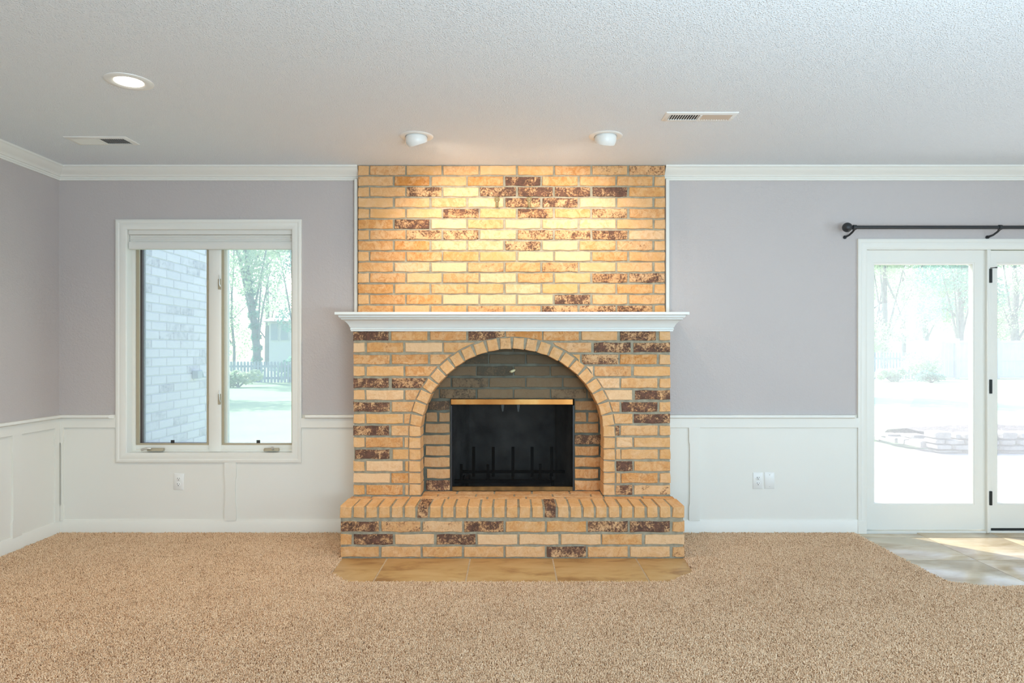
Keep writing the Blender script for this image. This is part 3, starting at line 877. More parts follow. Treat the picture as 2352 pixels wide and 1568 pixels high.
for (xa, xb, sd, lft) in ((OX0 + 0.012, xm, 1, True), (xm, OX1 - 0.012, 2, False)):
    n = 90
    rr = random.Random(sd)
    top, bot = [], []
    ph = 0
    for i in range(n + 1):
        u = i / n
        s = u if lft else 1 - u                          # pleats crowd at the outer side
        ph += (2.6 if s < 0.22 else 0.62)
        amp = 0.008 if s < 0.22 else 0.0016
        xx = xa + (xb - xa) * u
        yy = DB + 0.022 + amp * math.sin(ph)
        top.append((xx, yy, OZ1 - 0.04)); bot.append((xx, yy + 0.002 * math.sin(ph * 0.7), HT + 0.004))
    m_ = MB()
    m_.add(top + bot, [(i, i + 1, n + 2 + i, n + 1 + i) for i in range(n)])
    m_.build('mesh_curtain', M['mesh'], scr, smooth=180)
for px in (1154.5, 1190.5):
    xx = RX(px, DB)
    MB().poly_y([(xx - 0.012, OZ1 - 0.038), (xx + 0.012, OZ1 - 0.038), (xx + 0.006, OZ1 - 0.085), (xx, OZ1 - 0.09), (xx - 0.005, OZ1 - 0.085)], DB + 0.004, DB + 0.008).build('pull_tab', M['hinge'], scr, bevel=0.0008)

gy = DB + 0.26
gr = empty('fire_grate', (0, gy, HT), 'black iron log grate standing inside the firebox', 'grate')
gs = gy / F
def gx(px): return (px - CX) * gs
def gz(py): return EYE - (py - CY) * gs
for px in (1088, 1133, 1178, 1222, 1267):
    MB().box(gx(px - 3.4), gx(px + 3.4), gy - 0.01, gy + 0.01, gz(1094), gz(1026)).build('upright', M['grate'], gr, bevel=0.001)
for px in (1062.5, 1122, 1239):
    MB().box(gx(px - 3), gx(px + 3), gy - 0.15, gy - 0.13, gz(1100), gz(1058)).build('upright', M['grate'], gr, bevel=0.001)
MB().box(gx(1050), gx(1300), gy - 0.012, gy + 0.012, gz(1086), gz(1080)).build('crossbar', M['grate'], gr, bevel=0.001)
MB().box(gx(1048), gx(1262), gy - 0.152, gy - 0.128, gz(1100), gz(1092)).build('crossbar', M['grate'], gr, bevel=0.001)
for px in (1062.5, 1122, 1178, 1239):
    MB().box(gx(px - 3), gx(px + 3), gy - 0.15, gy + 0.13, gz(1100), gz(1096)).build('base_bar', M['grate'], gr, bevel=0.001)
for px in (1075, 1267):
    for dy in (-0.13, 0.11):
        MB().box(gx(px - 3), gx(px + 3), gy + dy - 0.01, gy + dy + 0.01, HT - 0.009, gz(1096)).build('leg', M['grate'], gr, bevel=0.001)
ash = MB()
for _ in range(140):
    a, b = random.gauss(0, 0.09), random.gauss(0, 0.03)
    s = random.uniform(0.004, 0.014)
    c = (gx(1172) + a, gy - 0.17 + b * 0.6, HT - 0.006 + random.random() * 0.012)
    ash.lathe([(0.001, -s * .5), (s, 0), (0.001, s * .6)], c, 5, axis=(random.gauss(0, .4), random.gauss(0, .4), 1))
ash.build('ash', M['ash'], kind='stuff', label='grey ash and ember pieces lying under the iron grate', cat='ash', weld=False)

# ------------------------------------------------------------------ carpet (pile by geometry nodes) and tiles
EDGE_PX = [(1962, 1223), (1978, 1234), (1995, 1249), (2013, 1263), (2035, 1277), (2056, 1291), (2082, 1305), (2110, 1317.5), (2150, 1329), (2200, 1338), (2245, 1344), (2300, 1346), (2352, 1346)]
ED = [(RX(a, FD(b)), FD(b)) for a, b in EDGE_PX] + [(XR, FD(1346))]
EDX, EDY = [p[0] for p in ED], [p[1] for p in ED]
APRON = [(-1.045, DH), (-1.032, 3.90), (-0.90, 3.752), (0.865, 3.752), (1.043, 3.925), (1.058, DH)]
def ybound(x):
    return np.where(x < EDX[0], DW - 0.021, np.interp(x, EDX, EDY))
def in_apron(x, y, g=0.0):
    zx = np.interp(y, [3.752, 3.90, DH], [0.90, 1.032, 1.045]) + g
    zr = np.interp(y, [3.752, 3.925, DH], [0.865, 1.043, 1.058]) + g
    return (y > 3.752 - g) & (y < DH + 0.02) & (x > -zx) & (x < zr)
def carpet():
    sp = 0.0096
    xs, ys = np.meshgrid(np.arange(XL + 0.024, XR - 0.02, sp), np.arange(1.9, DW - 0.02, sp * 0.9))
    xs = xs + (np.arange(xs.shape[0]) % 2)[:, None] * sp / 2
    x, y = xs.ravel(), ys.ravel()
    x = x + rng.normal(0, 0.0024, x.size); y = y + rng.normal(0, 0.0024, y.size)
    keep = (y < ybound(x)) & ~in_apron(x, y) & ~((np.abs(x) < HX + 0.004) & (y > DH - 0.004)) & (x > XL + 0.022) & (x < XR - 0.02)
    keep &= np.abs(x) < 0.95 * y + 1.2                     # beyond the frame's reach
    x, y = x[keep], y[keep]
    n = x.size
    rot = np.stack([rng.normal(0, 0.30, n), rng.normal(0, 0.30, n), rng.uniform(0, 6.283, n)], 1)
    scl = rng.uniform(0.8, 1.25, n)
    lump = np.sin(x * 9.1 + 1.7 * np.sin(y * 6.3)) * np.sin(y * 11.0 + 1.3 * np.sin(x * 7.7))
    tint = np.clip(rng.normal(0.0, 0.10, n) + 0.05 * lump, -0.22, 0.22)
    # a tuft: four short kinked yarn ends
    tv, tf, ts = [], [], []
    rr = random.Random(3)
    for w in range(4):
        a0 = w * 1.57 + rr.uniform(-.5, .5)
        bx, by = 0.0034 * math.cos(a0), 0.0034 * math.sin(a0)
        dx, dy = math.cos(a0 + rr.uniform(-1, 1)), math.sin(a0 + rr.uniform(-1, 1))
        h_ = rr.uniform(0.0, 0.003)
        pts = [(bx, by, -0.002), (bx + dx * 0.0008, by + dy * 0.0008, 0.006), (bx + dx * 0.0028, by + dy * 0.0028, 0.0112 + h_), (bx + dx * 0.0060, by + dy * 0.0060, 0.0122 + h_)]
        rad = [0.0015, 0.00185, 0.00185, 0.0011]
        m = MB().tube(pts, rad, 4)
        k = len(tv)
        tv += m.v
        tf += [tuple(i + k for i in f) for f in m.f]
        ts += [(0.30, 0.52, 0.66, 0.80)[w]] * len(m.v)
    back = [(XL, YR), (XR, YR)] + [(a, b) for a, b in reversed(ED)] + [(EDX[0], DW - 0.005), (HX, DW - 0.005), (HX, DH)] + [(p[0], p[1]) for p in reversed(APRON)] + [(-HX, DH), (-HX, DW - 0.005), (XL, DW - 0.005)]
    me = bpy.data.meshes.new('carpet')
    nt_, nb = len(tv), len(back)
    V = np.concatenate([np.array(tv), np.array([(a, b, -0.0095) for a, b in back]), np.stack([x, y, np.full(n, -0.0105)], 1)])
    me.from_pydata(V.tolist(), [], tf + [tuple(range(nt_, nt_ + nb))])
    tot = len(V)
    role = np.zeros(tot, np.float32); role[:nt_] = 1; role[nt_:nt_ + nb] = 2
    def attr(nm, kind, arr, key):
        a = me.attributes.new(nm, kind, 'POINT')
        a.data.foreach_set(key, np.ascontiguousarray(arr, np.float32).ravel())
    attr('role', 'FLOAT', role, 'value')
    f = np.zeros(tot, np.float32); f[:nt_] = ts; f[nt_:nt_ + nb] = 0.25
    attr('strand', 'FLOAT', f, 'value')
    f = np.zeros(tot, np.float32); f[nt_ + nb:] = tint
    attr('tint', 'FLOAT', f, 'value')
    f = np.zeros((tot, 3), np.float32); f[nt_ + nb:] = rot
    attr('rot', 'FLOAT_VECTOR', f, 'vector')
    f = np.ones(tot, np.float32); f[nt_ + nb:] = scl
    attr('scl', 'FLOAT', f, 'value')
    me.materials.append(M['carpet'])
    for p in me.polygons: p.use_smooth = True
    o = bpy.data.objects.new('carpet', me)
    link(o)
    ng = bpy.data.node_groups.new('carpet_pile', 'GeometryNodeTree')
    ng.interface.new_socket('Geometry', in_out='INPUT', socket_type='NodeSocketGeometry')
    ng.interface.new_socket('Geometry', in_out='OUTPUT', socket_type='NodeSocketGeometry')
    gi, go = ng.nodes.new('NodeGroupInput'), ng.nodes.new('NodeGroupOutput')
    def named(nm, typ):
        a = ng.nodes.new('GeometryNodeInputNamedAttribute'); a.data_type = typ; a.inputs['Name'].default_value = nm
        return a.outputs['Attribute']
    def sep(gsock, lo):
        c = ng.nodes.new('ShaderNodeMath'); c.operation = 'GREATER_THAN'; c.inputs[1].default_value = lo
        ng.links.new(named('role', 'FLOAT'), c.inputs[0])
        s = ng.nodes.new('GeometryNodeSeparateGeometry'); s.domain = 'POINT'
        ng.links.new(gsock, s.inputs['Geometry']); ng.links.new(c.outputs[0], s.inputs['Selection'])
        return s.outputs['Selection'], s.outputs['Inverted']
    rest, pts = sep(gi.outputs[0], 0.5)
    backing, tuft = sep(rest, 1.5)
    ip = ng.nodes.new('GeometryNodeInstanceOnPoints')
    ng.links.new(pts, ip.inputs['Points']); ng.links.new(tuft, ip.inputs['Instance'])
    er = ng.nodes.new('FunctionNodeEulerToRotation')
    ng.links.new(named('rot', 'FLOAT_VECTOR'), er.inputs[0]); ng.links.new(er.outputs[0], ip.inputs['Rotation'])
    ng.links.new(named('scl', 'FLOAT'), ip.inputs['Scale'])
    jn = ng.nodes.new('GeometryNodeJoinGeometry')
    ng.links.new(backing, jn.inputs[0]); ng.links.new(ip.outputs[0], jn.inputs[0])
    ng.links.new(jn.outputs[0], go.inputs[0])
    md = o.modifiers.new('pile', 'NODES')
    md.node_group = ng
    print('carpet tufts', n)
    return tag(o, 'beige speckled frieze carpet covering the room', 'carpet', kind='stuff')
carpet()

def tile_poly(parent, pts, z, th, mat, name='tile'):
    cx = sum(p[0] for p in pts) / len(pts); cy = sum(p[1] for p in pts) / len(pts)
    b = 0.003
    ins = []
    for x, y in pts:
        L = math.hypot(cx - x, cy - y)
        ins.append((x + (cx - x) / L * b * 1.3, y + (cy - y) / L * b * 1.3))
    m = MB().loft([[(x, y, z - th) for x, y in pts], [(x, y, z - 0.002) for x, y in pts], [(x, y, z) for x, y in ins]])
    return m.build(name, mat, parent, origin=(cx, cy, z - th))
# tiled apron in front of the hearth
apr = MB().poly_z(APRON, -0.013, -0.0045).build('hearth_apron', M['grout'], label='tan tiled apron let into the carpet before the hearth', cat='tiles')
J = [-0.766, -0.256, 0.249, 0.760]
g = 0.004
yb_ = DH - 0.002
tile_poly(apr, [(-1.043, yb_), (-1.030, 3.902), (-0.899, 3.754), (J[0] - g, 3.754), (J[0] - g, yb_)], -0.002, 0.009, M['apron_tile'])
for a, b in zip(J[:-1], J[1:]):
    tile_poly(apr, [(a + g, 3.754), (b - g, 3.754), (b - g, yb_), (a + g, yb_)], -0.002, 0.009, M['apron_tile'])
tile_poly(apr, [(J[3] + g, 3.754), (0.864, 3.754), (1.041, 3.926), (1.056, yb_), (J[3] + g, yb_)], -0.002, 0.009, M['apron_tile'])
# tiled landing by the patio door: parts of the floor
ty = [DW + 0.02, 4.675, 4.165, 3.655]
tx = [2.32, 2.835, 3.350, 3.865, 4.38, XR]
for j in range(3):
    for i in range(5):
        a, b, c, d = tx[i] + 0.002, tx[i + 1] - 0.002, ty[j + 1] + 0.002, ty[j] - 0.002
        if i == 0 and j == 0: d = DW - 0.02
        tile_poly(floor, [(a, c), (b, c), (b, d), (a, d)], -0.0055, 0.0085, M['door_tile'], 'floor_tile')

# ------------------------------------------------------------------ window
win = empty('window_1', ((WX0 + WX1) / 2, DW, WZ0), 'white double casement window to the yard beside the fireplace', 'window', kind='structure')
def casing(mb, x0, x1, z0, z1, w, y, bottom=True):
    prof = [(0, 0.0), (0, 0.017), (0.004, 0.020), (0.018, 0.020), (0.026, 0.014), (0.034, 0.016), (0.050, 0.014), (w - 0.006, 0.011), (w, 0.008), (w, 0.0)]
    if bottom:
        mb.rects([(x0 + t, x1 - t, z0 + t, z1 - t, y - o) for t, o in prof])
    else:
        loops = []
        for k, (sx, sz) in enumerate(((0, 0), (0, 1), (1, 1), (1, 0))):
            loops.append([((x0 + t) if sx == 0 else (x1 - t), y - o, z0 if sz == 0 else z1 - t) for t, o in prof])
        mb.loft(loops)
    return mb
casing(MB(), CO0, CO1, COB, COT, WX0 - CO0, DW).build('casing', M['white'], win)
SD = 4.862                                        # plane of the screens
sx0, sx1, sz0, sz1 = RX(312.5, SD), RX(675, SD), RZ(1036, SD), RZ(530, SD)
MB().rects([(WX0, WX1, WZ0, WZ1, DW - 0.004), (WX0 + 0.004, WX1 - 0.004, WZ0 + 0.004, WZ1 - 0.004, DW), (WX0 + 0.004, WX1 - 0.004, WZ0 + 0.004, WZ1 - 0.004, SD - 0.01),
            (sx0, WX1 - 0.006, sz0, WZ1 - 0.01, SD - 0.01), (sx0, WX1 - 0.006, sz0, WZ1 - 0.01, SD + 0.09), (WX0 - 0.006, WX1 + 0.006, WZ0 - 0.006, WZ1 + 0.006, SD + 0.09), (WX0 - 0.006, WX1 + 0.006, WZ0 - 0.006, WZ1 + 0.006, DW - 0.004)]).build('jamb', M['white'], win)
mx0, mx1 = RX(479.5, SD - 0.012), RX(507.5, SD - 0.012)
MB().poly_z([(mx0, SD - 0.012), (mx0 + 0.012, SD - 0.018), (mx1 - 0.012, SD - 0.018), (mx1, SD - 0.012), (mx1, SD + 0.085), (mx0, SD + 0.085)], sz0, WZ1 - 0.01).build('mullion', M['white'], win)
MB().loft([[(sx0, SD + 0.02 - o, sz0 + z) for o, z in [(0, 0), (0.034, 0), (0.034, 0.010), (0.024, 0.016), (0.024, 0.042), (0.018, 0.047), (0, 0.047)]],
           [(WX1 - 0.006, SD + 0.02 - o, sz0 + z) for o, z in [(0, 0), (0.034, 0), (0.034, 0.010), (0.024, 0.016), (0.024, 0.042), (0.018, 0.047), (0, 0.047)]]]).build('sill', M['white'], win)
UNITS = [(RX(313, SD), RX(479, SD), RX(320, SD), RX(474.5, SD)), (RX(508.5, SD), RX(675, SD), RX(514.5, SD), RX(669.5, SD))]
zb0, zb1, zt = RZ(1022, SD), RZ(1017.5, SD), WZ1 - 0.012
for ui, (a, b, c, d) in enumerate(UNITS):
    sf = MB().rects([(a, b, zb0, zt, SD), (a, b, zb0, zt, SD + 0.012), (c, d, zb1, zt - 0.012, SD + 0.012), (c, d, zb1, zt - 0.012, SD)]).build('screen_frame', M['tan_metal'], win)
    tb = RX((396, 593)[ui], SD)
    MB().box(tb - 0.0125, tb + 0.0125, SD + 0.001, SD + 0.006, RZ(1018, SD), RZ(1010.5, SD)).build('pull_tab', M['slot'], sf)
    SY = SD + 0.045
    # sash: stiles and rails behind the screen, dark outer edge
    e0 = RX((333, 526)[ui], SY + 0.03)
    a2, b2 = a - 0.004, b + 0.002
    sash = MB().rects([(a2, b2, zb0 - 0.006, zt, SY), (a2, b2, zb0 - 0.006, zt, SY + 0.04), (e0, d + 0.02, zb1 - 0.004, zt - 0.03, SY + 0.04), (e0 - 0.004, d + 0.02, zb1 - 0.004, zt - 0.03, SY)]).build(
        'sash', M['bronze_metal'] if ui == 0 else M['sash_white'], win, label='dark bronze sash edge' if ui == 0 else None)
    MB().box(e0 - 0.01, d + 0.022, SY + 0.018, SY + 0.022, zb1 - 0.008, zt - 0.026).build('pane', M['glass_window'], sash)
for py in (649, 912):
    lk = MB().box(RX(501.5, SD - 0.018), RX(507, SD - 0.018), SD - 0.026, SD - 0.012, RZ(py + 16, SD), RZ(py - 8, SD)).build('lock_plate', M['tan_metal'], win, bevel=0.0015)
    x_ = RX(504.5, SD - 0.03)
    MB().tube([(x_ + 0.004, SD - 0.028, RZ(py + 10, SD)), (x_, SD - 0.034, RZ(py + 4, SD)), (x_ - 0.001, SD - 0.034, RZ(py - 12, SD)), (x_ - 0.003, SD - 0.032, RZ(py - 17, SD))], [0.004, 0.0035, 0.003, 0.002], 8).build('lever', M['silver'], lk)
    MB().box(RX(476.5, SD - 0.015), RX(479.5, SD - 0.015), SD - 0.022, SD + 0.001, RZ(py + 16, SD), RZ(py - 8, SD)).build('keeper', M['tan_metal'], win)
yk = SD - 0.025
for ui, (pa, pb) in enumerate(((340, 377), (607, 641))):
    body = MB()
    z_ = RZ(1035.5, yk)
    body.loft([[(RX(pa, yk), yk + 0.01 - o, z_ + z) for o, z in [(0, 0), (0.026, 0), (0.026, 0.012), (0.016, 0.021), (0, 0.021)]],
               [(RX(pb, yk), yk + 0.01 - o, z_ + z) for o, z in [(0, 0), (0.026, 0), (0.026, 0.012), (0.016, 0.021), (0, 0.021)]]])
    op = body.build('crank_base', M['tan_metal'], win, bevel=0.002)
    if ui == 0:
        pts = [(RX(350, yk), yk - 0.02, z_ + 0.018), (RX(344, yk), yk - 0.03, z_ + 0.024), (RX(336, yk), yk - 0.034, z_ + 0.018), (RX(331, yk), yk - 0.036, z_ + 0.012)]
        body2 = MB().tube(pts, [0.006, 0.007, 0.008, 0.010], 10)
    else:
        pts = [(RX(629, yk), yk - 0.016, z_ + 0.012), (RX(629, yk), yk - 0.026, z_ + 0.020), (RX(629.5, yk), yk - 0.034, z_ + 0.028)]
        body2 = MB().tube(pts, [0.006, 0.008, 0.010], 10)
    body2.build('crank_handle', M['silver'], op)

# cellular shade, gathered at the top
sh = empty('window_shade', ((WX0 + WX1) / 2, DW + 0.04, RZ(571, DW + 0.03)), 'white cellular shade gathered up at the top of the window', 'window shade')
y_ = DW + 0.016
ax0, ax1 = RX(295.5, y_), RX(670.5, y_)
def hb(pa, pb, prof):
    z0, z1 = RZ(pb, y_), RZ(pa, y_)
    return [[(ax, y_ + o, z0 + (z1 - z0) * t) for o, t in prof] for ax in (ax0, ax1)]
MB().loft(hb(527, 538.5, [(0.045, 0), (0.004, 0), (0.0, .12), (0.0, .85), (0.005, 1), (0.045, 1)])).build('headrail', M['shade'], sh)
fold = [(0.040, 0.04)] + [(0.013 + 0.006 * (k % 2), 0.04 + 0.92 * k / 6) for k in range(7)] + [(0.040, 0.96)]
MB().loft(hb(538.5, 555, fold)).build('fabric', M['shade'], sh)
MB().loft(hb(555, 571.5, [(0.042, 0), (0.003, 0), (0.0, .1), (0.001, .9), (0.004, 1), (0.042, 1)])).build('bottom_rail', M['shade'], sh)
cord = [(RX(624, y_) + (RX(656, y_) - RX(624, y_)) * t, y_ + 0.02, RZ(571, y_) - 0.026 * math.sin(math.pi * t) ** 0.5) for t in [k / 14 for k in range(15)]]
MB().tube(cord, 0.0011, 6).build('pull_cord', M['util'], sh)

# ------------------------------------------------------------------ patio door
door = empty('door_1', (DX0, DW, 0), 'white glazed patio door unit opening onto the patio', 'door', kind='structure')
casing(MB(), DC0, DX1 + (DX0 - DC0), -0.006, DCT, DX0 - DC0 + 0.012, DW, bottom=False).build('casing', M['white'], door)
MB().box(DC0 - 0.003, DX0 + 0.004, DW - 0.024, DW, -0.006, RZ(1195, DW)).build('plinth_block', M['white'], door, bevel=0.002)
jy = DW + 0.02
jm = MB()
jm.box(DX0, DX0 + 0.012, DW - 0.004, DW + 0.14, 0, DZ1)
jm.box(DX0, DX1, DW - 0.004, DW + 0.14, DZ1 - 0.012, DZ1)
jm.box(DX1 - 0.012, DX1, DW - 0.004, DW + 0.14, 0, DZ1)
jm.build('jamb', M['white'], door, weld=False)
ml0, ml1 = RX(2262, jy), RX(2271.5, jy)
MB().box(ml0, ml1, DW - 0.002, DW + 0.14, -0.004, DZ1 - 0.012).build('mullion_post', M['white'], door, bevel=0.003)
MB().box(ml0 - 0.002, ml0 + 0.010, DW - 0.008, DW + 0.0, -0.004, DZ1 - 0.012).build('mullion_bead', M['white'], door, bevel=0.002)
MB().box(DX0, DX1, DW + 0.005, DW + 0.16, -0.02, 0.006).build('threshold', M['white'], door, bevel=0.003)
def leaf(name, x0, x1, z0, z1, gx0, gx1, gz0, gz1, y):
    bd = 0.012
    lf = MB().rects([(x0, x1, z0, z1, y), (x0, x1, z0, z1, y + 0.044), (gx0, gx1, gz0, gz1, y + 0.044), (gx0, gx1, gz0, gz1, y + 0.014), (gx0 - bd * .3, gx1 + bd * .3, gz0 - bd * .3, gz1 + bd * .3, y + 0.004), (gx0 - bd, gx1 + bd, gz0 - bd, gz1 + bd, y + 0.003),
                     (gx0 - bd - .002, gx1 + bd + .002, gz0 - bd - .002, gz1 + bd + .002, y)]).build(name, M['white'], door)
    MB().box(gx0 - 0.004, gx1 + 0.004, y + 0.026, y + 0.032, gz0 - 0.004, gz1 + 0.004).build('pane', M['glass'], lf)
    return lf
gz0_, gz1_ = RZ(1154.5, jy), RZ(607, jy)
leaf('fixed_panel', DX0 + 0.012, ml0, 0.014, DZ1 - 0.013, RX(2010, jy), RX(2234, jy), gz0_, gz1_, jy)
ax = ml1 + 0.003
active = leaf('door_leaf', ax, DX1 - 0.014, 0.024, DZ1 - 0.017, RX(2293, jy), DX1 - 0.014 - (RX(2293, jy) - ax), gz0_, gz1_, jy)
MB().box(ax + 0.002, DX1 - 0.016, jy + 0.004, jy + 0.04, 0.005, 0.024).build('door_sweep', M['hinge'], active, bevel=0.002, label='dark weather sweep under the leaf')
for py in (634, 887, 1142):
    hg = MB().box(RX(2268.5, jy - 0.006), RX(2273.8, jy - 0.006), jy - 0.032, jy + 0.004, RZ(py + 16, jy), RZ(py - 16, jy)).build('hinge', M['hinge'], active, bevel=0.0015, label='black hinge')
    if py == 634:
        MB().tube([(RX(2271, jy - 0.01), jy - 0.028, RZ(616.5, jy)), (RX(2278, jy - 0.01), jy - 0.032, RZ(616, jy)), (RX(2284, jy - 0.01), jy - 0.034, RZ(615.5, jy))], [0.003, 0.0025, 0.005], 8).build('hinge_stop', M['hinge'], hg)

# curtain rod
DR = 4.68
rod = empty('curtain_rod', (RX(2150, DR), DR, RZ(521.5, DR)), 'black curtain rod with ball finial above the patio door', 'curtain rod')
rz = RZ(522, DR)
MB().tube([(RX(1962, DR), DR, rz), (RX(2310, DR), DR, rz), (4.36, DR, rz)], 0.0125, 16).build('pole', M['black_metal'], rod)
for xx, s in ((RX(1946, DR), 1), (4.41, -1)):
    MB().lathe([(0.001, -0.033)] + [(0.033 * math.sin(R(a)), -0.033 * math.cos(R(a))) for a in range(15, 166, 15)] + [(0.011, 0.033), (0.013, 0.037), (0.017, 0.039), (0.017, 0.044), (0.011, 0.046), (0.011, 0.055)], (xx, DR, rz), 24, axis=(s, 0, 0)).build('finial', M['black_metal'], rod)
for px in (1963, 2297):
    xx = RX(px, DR)
    bk = MB()
    bk.tube([(xx, DR, rz - 0.012), (xx - 0.004, DR + 0.02, rz - 0.028), (xx - 0.012, DR + 0.05, rz - 0.044), (xx - 0.02, DW - 0.004, rz - 0.052)], [0.008, 0.007, 0.007, 0.008], 10)
    bk.lathe([(0.017, -0.010), (0.0175, 0.0), (0.017, 0.010)], (xx, DR, rz), 20, axis=(1, 0, 0), caps=True)
    bk.lathe([(0.012, 0), (0.012, 0.008)], (xx - 0.02, DW - 0.0085, rz - 0.052), 16, axis=(0, 1, 0), caps=True)
    bk.build('bracket', M['black_metal'], rod, weld=False)

# ------------------------------------------------------------------ outlets and blank plate
def outlet(px, py, lb, rot=0.0):
    y0 = DW - PT
    e_ = empty('wall_outlet', (RX(px, y0), y0, RZ(py, y0)), lb, 'outlet', 'duplex outlets in the wainscot')
    cx, cz = e_.location.x, e_.location.z
    w, h = 0.070, 0.1143
    pl = MB().rects([(cx - w / 2, cx + w / 2, cz - h / 2, cz + h / 2, y0), (cx - w / 2, cx + w / 2, cz - h / 2, cz + h / 2, y0 - 0.003), (cx - w / 2 + .004, cx + w / 2 - .004, cz - h / 2 + .004, cz + h / 2 - .004, y0 - 0.006)], close=False)
    pl.build('cover_plate', M['plastic'], e_)
    for s in (-1, 1):
        zc = cz + s * 0.0195
        pts = [(0.0172 * math.cos(t), max(-0.0142, min(0.0142, 0.0172 * math.sin(t)))) for t in [2 * math.pi * k / 24 for k in range(24)]]
        rc = MB().loft([[(cx + a, y0 - 0.005, zc + b) for a, b in pts], [(cx + a, y0 - 0.0076, zc + b) for a, b in pts], [(cx + a * .93, y0 - 0.0082, zc + b * .93) for a, b in pts]]).build('receptacle', M['plastic'], e_)
        m_ = MB()
        m_.box(cx - 0.0078, cx - 0.0048, y0 - 0.0086, y0 - 0.007, zc, zc + 0.0085)
        m_.box(cx + 0.0048, cx + 0.0074, y0 - 0.0086, y0 - 0.007, zc + 0.001, zc + 0.008)
        m_.lathe([(0.0029, 0), (0.0029, -0.0017)], (cx, y0 - 0.0069, zc - 0.0066), 10, axis=(0, 1, 0), caps=True)
        m_.build('slots', M['slot'], rc, weld=False)
    MB().lathe([(0.0032, 0.0), (0.0032, -0.0015), (0.002, -0.0022)], (cx, y0 - 0.0055, cz), 12, axis=(0, 1, 0), caps=True).build('screw', M['plastic'], e_)
    e_.rotation_euler = (0, R(rot), 0)
    return e_
outlet(1740.5, 1103.5, 'white duplex outlet beside the blank plate, by the patio door')
outlet(411, 1105.5, 'slightly tilted white duplex outlet low on the panel under the window', 2.2)
y0 = DW - PT
bx, bz = RX(1767, y0), RZ(1103, y0)
bp = empty('blank_plate', (bx, y0, bz), 'white blank wall plate with two screws beside the outlet', 'wall plate')
w, h = 0.070, 0.1143
MB().rects([(bx - w / 2, bx + w / 2, bz - h / 2, bz + h / 2, y0), (bx - w / 2, bx + w / 2, bz - h / 2, bz + h / 2, y0 - 0.003), (bx - w / 2 + .004, bx + w / 2 - .004, bz - h / 2 + .004, bz + h / 2 - .004, y0 - 0.006)], close=False).build('plate', M['plastic'], bp)
for s in (-1, 1):
    MB().lathe([(0.0034, 0), (0.0034, -0.0014), (0.002, -0.002)], (bx, y0 - 0.0056, bz + s * 0.0405), 12, axis=(0, 1, 0), caps=True).build('screw', M['silver'], bp)

# ------------------------------------------------------------------ ceiling fixtures
def CP(px, py):
    d = (CEIL - EYE) * F / (CY - py)
    return RX(px, d), d
lx, ly = CP(296, 187)
rl = empty('recessed_light', (lx, ly, CEIL), 'lit round recessed ceiling light above the window end of the room', 'ceiling light')
MB().lathe([(0.0635, 0.0), (0.0635, -0.002), (0.075, -0.006), (0.098, -0.0055), (0.106, -0.003), (0.107, 0.0)], (lx, ly, CEIL), 48).build('trim_ring', M['plastic'], rl)
MB().lathe([(0.064, -0.0018), (0.062, -0.0032), (0.001, -0.0036)], (lx, ly, CEIL), 40).build('lens', M['lamp'], rl)
light('recessed_lamp', 'SPOT', (lx, ly, CEIL - 0.02), (0, 0, -1), 80, (1.0, 0.79, 0.52), spot_size=R(150), spot_blend=1.0, shadow_soft_size=0.06)

def eyeball(px, py, lb, aim, tilt):
    x_, y_ = CP(px, py)
    ll = Vector(aim).normalized()
    a = Vector(tilt).normalized()
    e_ = empty('eyeball_light', (x_, y_, CEIL), lb, 'ceiling light', 'eyeball spotlights over the mantel')
    MB().lathe([(0.066, 0.0), (0.067, -0.004), (0.074, -0.006), (0.094, -0.005), (0.100, -0.002), (0.101, 0.0)], (x_, y_, CEIL), 48).build('trim_ring', M['plastic'], e_)
    c = Vector((x_, y_, CEIL - 0.018))
    prof = [(0.065 * math.sin(R(t)), 0.065 * math.cos(R(t))) for t in range(62, 151, 8)]
    bm_ = MB().lathe(prof, c, 40, axis=a)
    bm_.lathe([(0.060 * math.sin(R(t)), 0.060 * math.cos(R(t))) for t in range(62, 151, 8)], c, 40, axis=a)
    bm_.lathe([prof[0], (0.060 * math.sin(R(62)), 0.060 * math.cos(R(62)))], c, 40, axis=a)
    # keep only what hangs below the ceiling
    bm_.v = [(p[0], p[1], min(p[2], CEIL - 0.001)) for p in bm_.v]
    bm_.build('eyeball', M['plastic'], e_, weld=False)
    MB().lathe([(0.046, 0.002), (0.040, 0.010), (0.001, 0.014)], c, 24, axis=a).build('bulb', M['bulb'], e_)
    light('eyeball_lamp', 'SPOT', c + a * 0.040, ll, 40, (1.0, 0.83, 0.67), spot_size=R(132), spot_blend=1.0, shadow_soft_size=0.035)
eyeball(956.5, 313, 'white eyeball ceiling spotlight above the window side of the mantel', (0.52, 0.66, -0.95), (0.28, 0.35, -0.90))
eyeball(1391, 312, 'white eyeball ceiling spotlight above the patio door side of the mantel', (-0.42, 0.66, -0.95), (-0.10, 0.40, -0.90))

